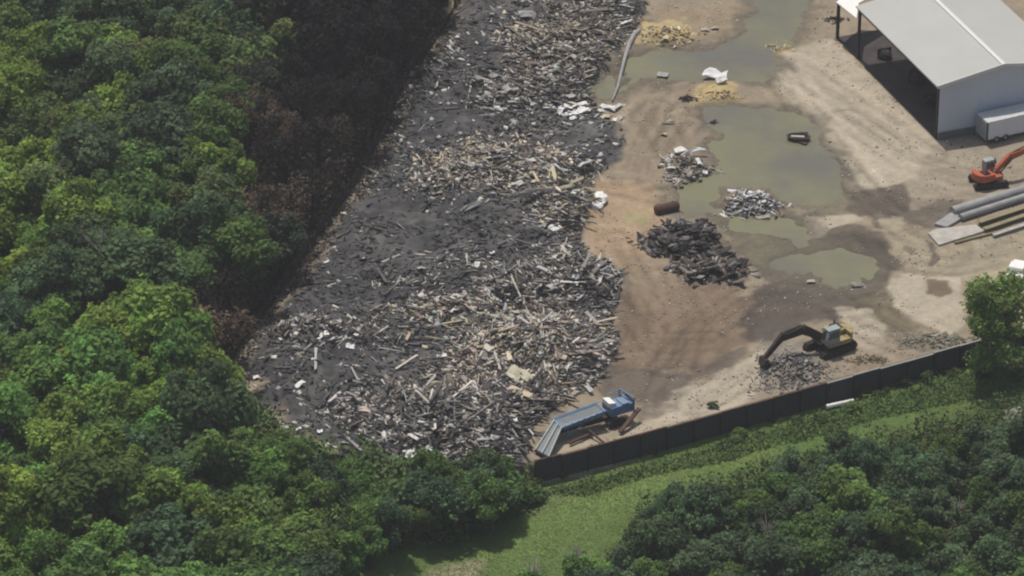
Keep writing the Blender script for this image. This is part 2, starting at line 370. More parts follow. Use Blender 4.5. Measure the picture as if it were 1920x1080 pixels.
for i, (p, cc, fe, no, st) in enumerate(PATCH): c = lay(p, cc, fe*.32, no*.9, st, 70+i*3, c)
for pw in PONDw:                                   # wet margins
    s_ = sdist(X, Y, pw)+fbm(X, Y, 3.0, 41)*2.0+fbm(X, Y, .9, 43)*.9
    m = (sst(-3.0, -.4, s_+fbm(X, Y, 1.4, 45)*.7)*.75)[:, None]; c = c*(1-m)+np.array((.125,.110,.084))*m
# streaks of driven tracks
d_ = X*.62-Y*.78; t_ = X*.78+Y*.62
st_ = fbm(d_*1.0, t_*.12, .8, 201)*.07+fbm(X, Y, 6, 205)*.10+fbm(X, Y, 1.5, 207)*.14+fbm(X, Y, .6, 209)*.10
c = c*(1+st_[:, None])
TRK = [[(1290,330),(1250,260),(1215,215),(1260,170),(1330,150)],[(1180,330),(1195,270),(1230,200)],[(1225,340),(1240,290),(1290,230)],[(1100,345),(1180,350),(1245,372)],
 [(1700,650),(1620,610),(1560,560),(1480,545),(1400,560),(1320,620),(1250,690)],[(1240,520),(1290,600),(1260,700),(1230,760)],[(1790,470),(1700,430),(1640,380),(1560,290),(1500,200),(1450,120)],
 [(1560,300),(1620,360),(1720,400),(1820,380)],[(1590,220),(1700,300),(1800,330)],[(1900,470),(1780,500),(1690,490),(1640,440)],[(1300,760),(1420,690),(1500,610),(1640,590),(1740,640)],[(1170,560),(1230,640),(1330,640)],[(1480,120),(1600,200),(1740,290)],[(1150,450),(1190,540),(1180,640)]]
tr_ = np.zeros(len(X))
for q_, line in enumerate(TRK):
    lw = WP(line); dm_ = np.full(len(X), 1e9)
    for (ax, ay), (bx, by) in zip(lw, lw[1:]):
        ex, ey = bx-ax, by-ay; tt_ = np.clip(((X-ax)*ex+(Y-ay)*ey)/(ex*ex+ey*ey), 0, 1); dm_ = np.minimum(dm_, np.hypot(X-ax-tt_*ex, Y-ay-tt_*ey))
    dm_ = dm_+.5*fbm(X, Y, 4, 221)
    for off in (.25, 1.9, 3.1): tr_ += np.exp(-((dm_-off)/.32)**2)*(-.17 if off != 3.1 else .12)*(.4+.9*vn(X*.4, Y*.4, 230+q_))
inw = sst(-.5, .5, sdist(X, Y, YARDw)); c = c*(1+np.clip(tr_*1.15, -.35, .2)*inw)[:, None]
GHn = GH[k]-.05*np.clip(-tr_*4, -.6, 1)*inw; GH[k] = GHn
d_ = sdist(X, Y, RUBw)+fbm(X, Y, 3, 5)*2.0+fbm(X, Y, .8, 6)*.8
m = (sst(-.8, 1.0, d_-1.2*sst(0, -6, X-G(800, 500)[0])))[:, None]; a2 = sst(-.2, .5, fbm(X, Y, 5, 91))[:, None]
PX_, PY_ = P(X, Y); zd_, zp_, _z = zone(PX_, PY_)
dust = (sst(.25, .9, zd_*(.4+.9*zp_)+.35*fbm(X, Y, 2.5, 97))*.75)[:, None]
soot = np.array(ASH)*(1-a2)+np.array(ASH2)*a2; soot = soot*(1-dust)+(np.array((.27,.23,.175))*warm(PX_, PY_)+np.array((.15,.145,.14))*(1-warm(PX_, PY_)))*dust
c = c*(1-m)+soot*m*(1+.45*fbm(X, Y, 1.0, 95)+.45*fbm(X, Y, .6, 96)+.35*fbm(X*.5+Y*.6, Y*.9-X*.3, 2.2, 99))[:, None]
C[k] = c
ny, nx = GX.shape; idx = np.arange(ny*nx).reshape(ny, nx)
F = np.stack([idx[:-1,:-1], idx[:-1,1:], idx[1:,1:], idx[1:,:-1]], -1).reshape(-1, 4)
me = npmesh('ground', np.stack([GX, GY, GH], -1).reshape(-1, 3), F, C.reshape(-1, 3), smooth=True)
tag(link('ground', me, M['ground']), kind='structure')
wm = MB()
for pw in PONDw:
    cx_ = sum(p[0] for p in pw)/len(pw); cy_ = sum(p[1] for p in pw)/len(pw)
a, b, c_, d = WP([(1095,560),(1720,560),(1720,-60),(1095,-60)])
wm.add([(a[0],a[1],-.16),(b[0],b[1],-.16),(c_[0],c_[1],-.16),(d[0],d[1],-.16)], [(0,1,2,3)])
tag(wm.build('water', M['water']), kind='structure')

# ------------------------------------------------------------------ trees
def crown_mesh(name, seed, nl=18, per=420, flat_=.8, ls=.058, dens=1., spread=.62):
    r = np.random.default_rng(seed); V = []; COL = []
    lob = []; ex = r.uniform(1.0, 1.3)
    for i in range(nl):
        d = r.normal(size=3); d /= np.linalg.norm(d); rr = spread*r.uniform(.35, 1.0)
        p = d*rr*np.array([ex, 1/ex, flat_]); p[2] = p[2]*1.0-.12*(rr > .5*spread)
        lob.append((p, r.choice([.11,.16,.20,.26,.33])*r.uniform(.85, 1.15), r.uniform(.62, 1.45)))
    for p, lr, lc in lob:
        n = int(per*dens*(lr/.35)**2)
        d = r.normal(size=(n, 3)); d /= np.linalg.norm(d, axis=1)[:, None]
        keep = (d[:, 2] > -.55); d = d[keep]; n = len(d)
        rad = lr*r.uniform(.55, 1.18, n)*(1+.18*np.sin(d[:, 0]*7+seed)*np.cos(d[:, 1]*6))
        q = p+d*rad[:, None]
        nn = d*.75+r.normal(size=(n, 3))*.55+np.array([0, 0, .55]); nn /= np.linalg.norm(nn, axis=1)[:, None]
        a = np.cross(nn, r.normal(size=(n, 3))); a /= np.linalg.norm(a, axis=1)[:, None]; b = np.cross(nn, a)
        s1 = (ls*r.uniform(.6, 1.4, n))[:, None]; s2 = s1*r.uniform(.45, .9, n)[:, None]
        V.append(np.stack([q-a*s1, q-b*s2, q+a*s1, q+b*s2], 1).reshape(-1, 3))
        COL.append(np.repeat((lc*r.uniform(.65, 1.35, n))[:, None]*np.array([1, 1, 1])*(1+r.normal(size=(n, 3))*.05), 4, 0))
    V = np.concatenate(V); f = np.arange(len(V)).reshape(-1, 4)
    return npmesh(name, V, f, np.concatenate(COL))
def trunk_mesh(name, seed, limbs=6, fork=2, lean=.06, rad=.035, top=.55):
    """unit height trunk with limbs; crown centre at z about .68"""
    r = random.Random(seed); mb = MB()
    dx, dy = r.uniform(-lean, lean), r.uniform(-lean, lean)
    pts = [(0,0,-.03), (dx*.3,dy*.3,.2), (dx*.7,dy*.7,.42), (dx,dy,top+.1), (dx*1.2,dy*1.2,.85)]
    mb.tube(pts, [rad*1.3, rad, rad*.8, rad*.55, rad*.15], 6)
    for i in range(limbs):
        a = 2*math.pi*i/limbs+r.uniform(-.4, .4); z0 = r.uniform(.35, .62); L = r.uniform(.16, .30)
        p0 = Vector((dx*z0*1.4, dy*z0*1.4, z0)); p1 = p0+Vector((math.cos(a)*L*.5, math.sin(a)*L*.5, L*.45)); p2 = p1+Vector((math.cos(a+.3)*L*.55, math.sin(a+.3)*L*.55, L*.35))
        mb.tube([p0, p1, p2], [rad*.45, rad*.3, rad*.1], 5, cap=False)
        for j in range(fork):
            b = a+r.uniform(-1.1, 1.1); q = p1+Vector((math.cos(b)*L*.5, math.sin(b)*L*.5, L*r.uniform(.1, .6)))
            mb.tube([p1, (p1+q)/2+Vector((0,0,.01)), q], [rad*.22, rad*.15, rad*.06], 4, cap=False)
    o = mb.build(name, None); me_ = o.data; bpy.data.objects.remove(o); return me_
CR = [crown_mesh('crown', 100+i, nl=34+5*(i % 5), per=640, spread=.84+.07*(i % 4), flat_=[.8,1.05,.65][i % 3]) for i in range(14)]
CB = [crown_mesh('crown', 200+i, nl=22, per=110, ls=.05, spread=.8) for i in range(4)]
TK = [trunk_mesh('trunk', 300+i) for i in range(4)]
TB = [trunk_mesh('trunk', 320+i, limbs=9, fork=4, rad=.03) for i in range(4)]
for m_ in CR+CB: m_.materials.append(M['leaf'])
for m_ in TK: m_.materials.append(M['bark'])
for m_ in TB: m_.materials.append(M['charbark'])

FA = [(-90,-90),(860,-90),(800,0),(770,60),(660,200),(640,300),(560,400),(470,510),(420,600),(385,690),(420,790),(500,860),(640,880),(700,890),(900,885),(950,890),(960,908),(900,932),(820,955),(740,988),(660,1030),(590,1100),(560,1190),(-90,1190)]
FB = [(1225,945),(1320,930),(1460,900),(1520,850),(1620,835),(1660,870),(1780,840),(1850,800),(2010,770),(2010,1190),(880,1190),(960,1105),(1130,1060),(1220,1020)]
BURN = [(500,-90),(870,-90),(830,110),(730,200),(710,330),(610,470),(520,580),(450,660),(400,640),(400,560),(480,480),(440,330),(420,215),(520,200),(560,100),(470,40)]
VDARK = [(600,-90),(900,-90),(840,110),(760,170),(640,180),(560,240),(560,150),(580,60)]
DEEPGREEN = [(330,-90),(620,-90),(600,120),(560,230),(420,180),(380,100)]  # part of the woodland given darker, duller crown tints
TINTS = {
 'mid green': (.148,.240,.066), 'bright yellow-green': (.245,.355,.074), 'dark blue-green': (.104,.172,.080), 'olive green': (.175,.235,.082),
 'fresh green': (.165,.300,.074), 'grey-green': (.135,.200,.100), 'scorched brown': (.150,.105,.075), 'charred black': (.020,.017,.018), 'dusky dark green': (.062,.080,.050)}
def region(px, py):
    v_ = 'far upper' if py < 200 else 'upper' if py < 430 else 'middle' if py < 640 else 'lower' if py < 860 else 'bottom'
    if px > 1100: return ('bottom right wood below the grass strip' if py > 940 else 'wood right of the grass strip')
    if py > 860: return 'wood in the bottom left corner' if px < 420 else 'trees in front of the debris yard'
    return f'{v_} left woodland' if px < 300 else f'{v_} woodland edge by the burnt yard'
def add_tree(x, y, h, r_, tint, label, group, burnt=False, i=0, z=None, cat='tree', name='broadleaf_tree', trunk=None):
    z = float(hz(x, y)) if z is None else z
    e = empty(name, (x, y, z), random.uniform(0, 6.28), label=label, cat=cat, group=group)
    t = link('trunk', (TB if burnt else TK)[i % 4] if trunk is None else trunk, None, e); t.scale = (h, h, h)
    c_ = link('crown', (CB if burnt else CR)[i % (4 if burnt else 14)], None, e)
    c_.location = (0, 0, h-r_*.72); c_.scale = (r_*random.uniform(.85, 1.2), r_, r_*random.uniform(.85, 1.25)); c_.rotation_euler = (random.uniform(-.2,.2), random.uniform(-.2,.2), random.uniform(0, 6.28))
    j = 1+random.uniform(-.14, .14); k_ = random.uniform(-.08, .08)
    c_.color = (tint[0]*j*(1+k_), tint[1]*j, tint[2]*j*(1-k_), 1); t.color = c_.color
    return e
pts = []; nt_ = 0
def poisson(poly, hc, spmin, tries, x0, y0, x1, y1, zb=0.0):
    out = []
    for _ in range(tries):
        px = random.uniform(x0, x1); py = random.uniform(y0, y1)
        if abs(px-214) < 42 and 425 < py < 590: continue          # clearing round the dead tree
        if float(inpix(px, py, poly)[0]) < 0: continue
        low_ = px > 600 and py > 840 and zb == 0; h = random.uniform(*hc)*(.58 if low_ else 1); g = G(px, py, h*.72+zb-(2.2 if low_ and px > 790 else 0))
        if any((g[0]-q[0])**2+(g[1]-q[1])**2 < (spmin*(.62 if low_ else .8+.4*((q[2]+h)/2-hc[0])/(hc[1]-hc[0])))**2 for q in pts): continue
        if float(sdist(np.array([g[0]]), np.array([g[1]]), YARDw)[0]) > -.8: continue
        q = (g[0], g[1], h, px, py); pts.append(q); out.append(q)
    return out
forestA = poisson(FA, (7.0, 12.0), 3.9, 12000, -60, -60, 1000, 1150)
forestB = poisson(FB, (5.0, 8.5), 3.7, 6000, 860, 760, 1975, 1150, LOWZ)
print('trees', len(forestA), len(forestB))
n_ = 0
for (x, y, h, px, py) in forestA+forestB:
    n_ += 1; B = False
    isb = float(inpix(px, py, BURN)[0])+30*float(fbm(np.array([x]), np.array([y]), 9, 301)[0])
    reg = region(px, py); v = float(fbm(np.array([x]), np.array([y]), 14, 305)[0])+random.uniform(-.5, .5)
    if float(inpix(px, py, VDARK)[0]) > -15: tn = 'charred black'; B = random.random() < .5
    elif isb > -22:
        tn = random.choice(['scorched brown', 'scorched brown', 'charred black', 'scorched brown', 'dusky dark green'] if py > 150 else ['scorched brown', 'charred black', 'charred black']); B = tn != 'dusky dark green'
    elif float(inpix(px, py, DEEPGREEN)[0]) > 0: tn = random.choice(['dusky dark green', 'dark blue-green', 'olive green'])
    elif px > 1100: tn = random.choice(['dark blue-green', 'grey-green', 'dark blue-green', 'mid green'])
    elif 620 < px < 1010 and py > 840: tn = random.choice(['dark blue-green', 'mid green', 'fresh green', 'mid green'])
    else:
        if py < 420: tn = 'bright yellow-green' if v > .3 else 'olive green' if v > .1 else 'mid green' if v > -.15 else 'grey-green' if v > -.35 else 'dark blue-green'
        else: tn = 'bright yellow-green' if v > .22 else 'fresh green' if v > -.05 else 'mid green' if v > -.38 else 'dark blue-green'
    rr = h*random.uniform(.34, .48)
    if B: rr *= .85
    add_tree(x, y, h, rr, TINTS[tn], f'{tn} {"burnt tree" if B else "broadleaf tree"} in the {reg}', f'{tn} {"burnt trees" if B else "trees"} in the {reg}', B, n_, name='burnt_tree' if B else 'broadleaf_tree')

# the tree in the yard's right corner, tree shading the wall
g = G(1868, 674); lone = crown_mesh('crown', 991, nl=60, per=430, ls=.05, spread=1.02, flat_=.95); lone.materials.append(M['leaf']); CR[3] = lone; add_tree(g[0], g[1], 9.8, 4.6, (.215,.305,.082), 'green tree standing alone behind the yard wall at the right, in front of the truck', None, i=3, z=-1.2)
# the pale dead tree in the woodland
g = G(214, 545); dm = trunk_mesh('trunk', 777, limbs=8, fork=4, lean=.05, rad=.022); dm.materials.append(M['deadwood'])
e = empty('dead_tree', (g[0], g[1]-7, 0), 1.0, label='bleached leafless dead tree with a pale bare trunk in the left woodland', cat='dead tree')
t = link('trunk', dm, None, e); t.scale = (11, 11, 14.5)
# ------------------------------------------------------------------ shrubs and undergrowth
SH = [crown_mesh('shrub', 400+i, nl=9, per=330, flat_=.5, ls=.10, spread=.6) for i in range(4)]
for m_ in SH: m_.materials.append(M['leaf'])
def shrub(px, py, r_, tint, label, group=None, i=0, name='shrub', flat_=.8):
    g = G(px+random.uniform(-7, 7), py+random.uniform(-4, 4), LOWZ if px > 1010 else -.5); z = float(hz(g[0], g[1]))
    o = link(name, SH[i % 4], None, None, (g[0], g[1], z+r_*.35), (0, 0, random.uniform(0, 6.28))); o.scale = (r_*random.uniform(.8, 1.5), r_*random.uniform(.7, 1.0), r_*flat_*random.uniform(.55, .95))
    o.color = (*tint, 1); return tag(o, label, 'shrub', group)
for i, (px, py, r_, dk) in enumerate([(1196,852,1.3,0),(1222,847,.9,1),(1356,836,1.5,1),(1388,826,1.8,0),(1420,812,1.1,1),(1052,893,1.2,1),(1082,882,.9,0),(1500,800,1.4,1),(1530,788,1.3,1),(1595,770,1.5,0),(1618,742,1.6,1),(1662,740,1.2,1),(1700,722,2.0,1),(1745,712,1.9,1),(1780,700,1.5,1),(1850,705,1.7,1),(1900,700,1.8,1),(1330,800,1.0,1),(1290,825,.9,0),(1450,790,1.1,1),(1555,900,1.8,1),(1590,855,2.0,1),(1530,870,1.8,1)]):
    shrub(px, py, r_, (.075,.12,.042) if dk else (.12,.18,.052), ('dark green' if dk else 'mid green')+' low shrub growing on the grass below the yard wall', ('dark' if dk else 'mid green')+' shrubs along the wall foot', i)
EDGE = [(452,768),(470,790),(500,815),(540,838),(580,858),(625,870),(665,866),(700,880),(740,884),(790,886),(830,882),(880,884),(920,878),(960,872),(985,866),(1000,880)]
for i, (px, py) in enumerate(EDGE):
    shrub(px+random.uniform(-8, 8), py+22+random.uniform(-4, 8), random.uniform(1.3, 2.2), random.choice([(.11,.17,.05),(.14,.19,.06),(.09,.13,.05)]), 'green bush on the edge of the debris yard, before the trees', 'bushes between debris and trees', i, name='bush')
for i, (px, py, r_) in enumerate([(985,893,2.4),(962,905,2.2),(1006,905,1.5),(940,912,2.0)]):
    shrub(px, py, r_, (.12,.22,.06), 'fresh green bush crowding the left end of the long dark wall', 'bushes at the left end of the wall', i, name='bush', flat_=1.1)
def leafstuff(name, n, poly, hlo, hhi, size, cols, matn, kind='stuff', label=None, cat=None, up=.8, box=None, notyard=True, zb=0.0, burn=True):
    x0, y0, x1, y1 = box; A = []
    px = rng.uniform(x0, x1, n*3); py = rng.uniform(y0, y1, n*3)
    s = inpix(px, py, poly); k_ = s > 0; px = px[k_][:n]; py = py[k_][:n]
    u = (px-960)/FP; v = (540-py)/FP; t = (zb-CZ)/(-sD+v*cD); x = u*t; y = CY+(cD+v*sD)*t
    if notyard:
        k_ = sdist(x, y, YARDw) < -.4; x = x[k_]; y = y[k_]
    n = len(x); z = hz(x, y); lift = rng.uniform(hlo, hhi, n)*(.5+.5*np.clip(fbm(x, y, 2.5, 411)+.6, 0, 1.4))
    q = np.stack([x, y, z+lift], 1)
    nn = rng.normal(size=(n, 3))*.6+np.array([0, 0, up]); nn /= np.linalg.norm(nn, axis=1)[:, None]
    a = np.cross(nn, rng.normal(size=(n, 3))); a /= np.linalg.norm(a, axis=1)[:, None]; b = np.cross(nn, a)
    s1 = (size*rng.uniform(.5, 1.5, n))[:, None]; s2 = s1*.6
    V = np.stack([q-a*s1, q-b*s2, q+a*s1, q+b*s2], 1).reshape(-1, 3)
    cc = np.array(cols)[rng.integers(0, len(cols), n)]*rng.uniform(.7, 1.3, n)[:, None]*(1+.35*fbm(x, y, 4, 415)[:, None])
    if burn:
        bx, by = P(x, y, 3.0); bm_ = sst(-25, 15, inpix(bx, by, BURN))[:, None]; cc = cc*(1-bm_)+np.array((.055,.042,.032))*rng.uniform(.4, 1.6, n)[:, None]*bm_
    me_ = npmesh(name, V, np.arange(len(V)).reshape(-1, 4), np.repeat(cc, 4, 0))
    return tag(link(name, me_, M[matn]), label, cat, None, kind)
leafstuff('undergrowth', 190000, [(-90,-90),(900,-90),(900,60),(600,560),(480,760),(1000,905),(985,930),(900,975),(800,1010),(700,1040),(600,1080),(540,1190),(-90,1190)], .1, 5.5, .25, [(.10,.165,.05),(.12,.19,.055),(.085,.14,.05)], 'grass', label='dark undergrowth of shrubs and weeds beneath the left woodland', cat='undergrowth', box=(-90,-90,1010,1190))
leafstuff('weeds', 60000, [(960,1190),(1160,1050),(1200,960),(1480,880),(1990,740),(1990,1190)], .1, 3.2, .2, [(.07,.11,.035),(.085,.13,.04),(.10,.13,.045)], 'grass', label='weeds and brambles beneath the bottom right wood', cat='weeds', box=(960,740,1990,1190), zb=LOWZ)
leafstuff('wall_foot_weeds', 26000, [(1010,926),(1200,876),(1400,820),(1600,762),(1800,704),(1990,655),(1990,710),(1800,755),(1640,785),(1560,815),(1420,845),(1380,862),(1220,892),(1040,950)], .0, 1.1, .15, [(.10,.16,.048),(.08,.13,.042),(.13,.195,.058)], 'grass', label='irregular weeds and brambles along the foot of the long wall', cat='weeds', box=(1000,630,1990,930), zb=LOWZ)
leafstuff('burnt_brush', 9000, [(440,700),(440,640),(520,530),(600,430),(680,310),(690,230),(690,160),(760,120),(820,40),(860,-40),(875,-20),(845,70),(815,140),(790,200),(760,260),(715,330),(640,440),(560,540),(480,650),(455,730)], .0, 1.5, .17, [(.045,.036,.028),(.03,.026,.024),(.08,.065,.05)], 'grass', label='scorched brown brush spilling over the charred fence', cat='burnt brush', box=(430,-50,880,740), notyard=False)
leafstuff('grass', 70000, GRZ, .0, .10, .075, [(.128,.190,.055), (.137,.203,.058), (.120,.182,.052)], 'grass', label='bright rough grass strip below the long dark wall', cat='grass', up=4.0, box=(740,610,1990,1150), zb=LOWZ)

# ------------------------------------------------------------------ debris field
def rotm(yaw, pitch, roll):
    cy, sy, cp, sp, cr, sr = np.cos(yaw), np.sin(yaw), np.cos(pitch), np.sin(pitch), np.cos(roll), np.sin(roll)
    Rm = np.empty((len(yaw), 3, 3))
    Rm[:,0,0]=cy*cp; Rm[:,0,1]=cy*sp*sr-sy*cr; Rm[:,0,2]=cy*sp*cr+sy*sr
    Rm[:,1,0]=sy*cp; Rm[:,1,1]=sy*sp*sr+cy*cr; Rm[:,1,2]=sy*sp*cr-cy*sr
    Rm[:,2,0]=-sp; Rm[:,2,1]=cp*sr; Rm[:,2,2]=cp*cr
    return Rm
CUBE = np.array([(x, y, z) for z in (-.5,.5) for x, y in ((-.5,-.5),(.5,-.5),(.5,.5),(-.5,.5))])
CF = np.array([(0,3,2,1),(4,5,6,7),(0,1,5,4),(1,2,6,5),(2,3,7,6),(3,0,4,7)])
def boxes(name, pos, size, yaw, pitch, roll, colr, m):
    n = len(pos); Rm = rotm(yaw, pitch, roll)
    loc = CUBE[None]*size[:, None]*(1+rng.uniform(-.22, .22, (n, 8, 3)))
    V = np.einsum('nij,nkj->nki', Rm, loc)+pos[:, None]
    F_ = (CF[None]+np.arange(n)[:, None, None]*8).reshape(-1, 4)
    cc = np.repeat(colr, 8, 0)
    return link(name, npmesh(name, V.reshape(-1, 3), F_, cc), m)
def scatter(n, poly):
    xs = [p[0] for p in poly]; ys = [p[1] for p in poly]
    px = rng.uniform(min(xs), max(xs), n); py = rng.uniform(min(ys), max(ys), n)
    k_ = inpix(px, py, poly) > -3; px = px[k_]; py = py[k_]
    u = (px-960)/FP; v = (540-py)/FP; t = -CZ/(-sD+v*cD)
    return px, py, u*t, CY+(cD+v*sD)*t
px, py, x, y = scatter(190000, RUB)
de, pa, sz = zone(px, py)
clump = fbm(x, y, 2.2, 501, 3); de = de*np.clip(.75+.9*clump, .1, 1.6)
k_ = rng.random(len(px)) < np.where(de > .3, de*.70, de*.55); px, py, x, y, pa, sz, de = [q[k_] for q in (px, py, x, y, pa, sz, de)]
n = len(x); print('debris', n)
L = np.clip(rng.lognormal(-.38, .70, n)*sz*1.22, .15, 3.9); Wd = np.clip(rng.lognormal(-1.85, .5, n), .06, .6)*(.8+.25*sz); T = rng.uniform(.03, .12, n)
chunk = rng.random(n) < .34; L[chunk] = rng.uniform(.15, .75, chunk.sum()); Wd[chunk] = L[chunk]*rng.uniform(.4, 1, chunk.sum())
yaw = fbm(x, y, 9, 511)*3.0-.45+rng.normal(0, .62, n); pitch = rng.normal(0, .2, n)*(.5+np.clip(de, 0, 1)); roll = rng.normal(0, .5, n)
z = hz(x, y)+rng.uniform(.0, .6, n)**1.5*np.clip(de, .1, 1)+.04
pal = np.array([(.62,.55,.45),(.43,.42,.40),(.52,.44,.32),(.24,.205,.17),(.13,.11,.095),(.080,.075,.072),(.034,.032,.033),(.62,.60,.57)])
def pick(pa):
    n = len(pa); u = rng.random(n); q = np.stack([.17*pa, .24*pa, .17*pa, .22*np.ones(n), .20*np.ones(n), .34*(1.1-pa), .20*(1.1-pa), .012+.02*pa], 1)
    q /= q.sum(1)[:, None]; cs = q.cumsum(1); return (u[:, None] > cs).sum(1).clip(0, 7)
ci = pick(np.clip(pa+.35*fbm(x, y, 3, 521), 0.02, 1))
cc = pal[ci]*rng.uniform(.75, 1.25, n)[:, None]*(1+.04*rng.normal(size=(n, 3))); wq = warm(px, py); cc = cc*wq+cc.mean(1)[:, None]*np.array((1.01, 1, .99))*(1-wq)
ash_ = (de < .3)&(ci >= 3); cc[ash_] = np.array((.085,.082,.082))*rng.uniform(.45, 1.7, ash_.sum())[:, None]
big = np.argsort(-L*np.sqrt(Wd))[:300]
small = np.ones(n, bool); small[big] = False
o = boxes('debris', np.stack([x, y, z], 1)[small], np.stack([L, Wd, T], 1)[small], yaw[small], pitch[small], roll[small], cc[small], M['debris'])
tag(o, 'field of broken burnt timber offcuts and rubble covering the yard', 'debris', None, 'stuff')
fx_, fy_, x2, y2 = scatter(105000, RUB); zd2, zp2, _z = zone(fx_, fy_); kk = rng.random(len(x2)) < np.clip(.05+.95*(zd2-.12)*(1+fbm(x2, y2, 1.8, 531)), 0, 1); x2, y2, zp2, zd2 = x2[kk], y2[kk], zp2[kk], zd2[kk]; n2 = len(x2)
s2 = rng.uniform(.07, .24, n2); c2_ = pal[pick(np.clip(zp2*.8+.3*fbm(x2, y2, 2, 533), .02, 1))]*rng.uniform(.7, 1.2, n2)[:, None]
wq = warm(fx_[kk], fy_[kk]); c2_ = c2_*wq+c2_.mean(1)[:, None]*(1-wq)
c2_ = np.where((zd2 < .25)[:, None], c2_*.3+.055, c2_)
o = boxes('splinters', np.stack([x2, y2, hz(x2, y2)+rng.uniform(0, .12, n2)], 1), np.stack([s2*rng.uniform(1, 2.6, n2), s2*.7, s2*.4], 1), rng.uniform(0, 6.28, n2), rng.normal(0, .3, n2), rng.normal(0, .4, n2), c2_, M['debris'])
tag(o, 'fine splinters, ash and chips between the larger timbers', 'splinters', None, 'stuff')
YP = [(1100,0),(1560,0),(1570,75),(1758,265),(1930,240),(1930,610),(1800,648),(1400,758),(1010,866),(1130,740),(1160,520),(1100,440),(1150,300)]
_a, _b, x3, y3 = scatter(26000, YP); kk = (fbm(x3, y3, 3.5, 541)+.25*fbm(x3, y3, 1, 543) > .05) & (hz(x3, y3) > -.12); x3, y3 = x3[kk], y3[kk]; n3 = len(x3); s3 = rng.lognormal(-2.75, .5, n3).clip(.03, .3)
c3 = np.array([(.40,.35,.27),(.24,.20,.15),(.18,.15,.12),(.30,.26,.2),(.5,.47,.42)])[rng.integers(0, 5, n3)]*rng.uniform(.8, 1.1, n3)[:, None]
o = boxes('gravel', np.stack([x3, y3, hz(x3, y3)+.02], 1), np.stack([s3*1.4, s3, s3*.6], 1), rng.uniform(0, 6.28, n3), rng.normal(0, .2, n3), rng.normal(0, .2, n3), c3, M['debris'])
tag(o, 'loose stones and crushed scraps strewn on the yard soil', 'gravel', None, 'stuff')
def plank_mesh(seed):
    """a snapped board one metre long: bent, with jagged ends and a split"""
    r = random.Random(seed); vs = []; N = 7
    bend = r.uniform(-.05, .05)
    for i in range(N):
        t = i/(N-1)-.5; wv = .5*(1+r.uniform(-.14, .14)); off = bend*math.cos(t*3.1)
        jag = [r.uniform(-.06, .06) if i in (0, N-1) else 0 for _ in range(4)]
        for q, (sy, szz) in enumerate(((-1,-1),(1,-1),(1,1),(-1,1))): vs.append((t+jag[q], sy*wv+off*2, szz*.5*(1+r.uniform(-.1, .1))+bend*8*t*t))
    fs = [(0,3,2,1), (4*N-4,4*N-3,4*N-2,4*N-1)]
    for i in range(N-1):
        for j in range(4): a = i*4+j; b = i*4+(j+1) % 4; fs.append((a, b, b+4, a+4))
    me_ = bpy.data.meshes.new('timber_plank'); me_.from_pydata(vs, [], fs); me_.materials.append(M['plank']); return me_
PM = [plank_mesh(i) for i in range(10)]
def dregion(px, py):
    if py < 250: return 'the far part of the debris field' if px < 960 else 'the far heap beside the long bent pipe'
    if py < 470: return 'the tan heap in the middle of the debris field' if px > 820 else 'the grey ash near the burnt woodland'
    if py < 610: return 'the heap bordering the brown dirt' if px > 960 else 'the grey ash in the left of the debris field'
    if py < 740: return 'the pale heap above the blue machine' if px > 900 else 'the rubble right of the woodland edge'
    return 'the near heap left of the blue machine'
CN = ['pale', 'grey', 'tan', 'brown', 'dark brown', 'charcoal', 'black', 'white']
for j, i in enumerate(big):
    o = link('timber_plank', PM[j % 10], None, None, (x[i], y[i], z[i]+.06), (roll[i]*.6, pitch[i], yaw[i]))
    o.scale = (L[i]*1.05, Wd[i]*1.15, T[i]*1.2); o.color = (*cc[i], 1)
    rg = dregion(px[i], py[i]); nm = CN[ci[i]]
    tag(o, f'{nm} broken timber lying in {rg}', 'plank', f'{nm} timbers in {rg}')

# ------------------------------------------------------------------ white and pale scrap lying about
def sheet(seed, kind=0):
    r = random.Random(seed); N = 5; vs = []; fs = []
    for i in range(N):
        for j in range(N):
            u, v_ = i/(N-1)-.5, j/(N-1)-.5
            e_ = 1+r.uniform(-.12, .12)*(abs(u) > .4 or abs(v_) > .4)
            vs.append((u*e_, v_*e_, r.uniform(0, .16)+.12*math.sin(u*5+seed)))
    for i in range(N-1):
        for j in range(N-1): a = i*N+j; fs.append((a, a+N, a+N+1, a+1))
    K = len(vs); vs += [(a, b, c_-.05) for a, b, c_ in vs]; fs += [tuple(K+q for q in f[::-1]) for f in fs[:]]
    rim = [i*N for i in range(N)]+[(N-1)*N+j for j in range(1, N)]+[i*N+N-1 for i in range(N-2, -1, -1)]+[j for j in range(N-2, 0, -1)]
    for a, b in zip(rim, rim[1:]+rim[:1]): fs.append((a, a+K, b+K, b))
    me_ = bpy.data.meshes.new('scrap_sheet'); me_.from_pydata(vs, [], fs); me_.materials.append(M['sheetm']); return me_
SM = [sheet(i) for i in range(8)]
def scrap(px, py, lx, ly, yawd, c_=(.85,.84,.82), label='', group=None, name='scrap_sheet', cat='scrap', dz=.18, tilt=.25):
    p = on(px, py, dz); o = link(name, SM[random.randrange(8)], None, None, p, (random.uniform(-tilt, tilt), random.uniform(-tilt, tilt), R(yawd)))
    o.scale = (lx, ly, max(lx, ly)*.8); o.color = (*c_, 1); return tag(o, label, cat, group)
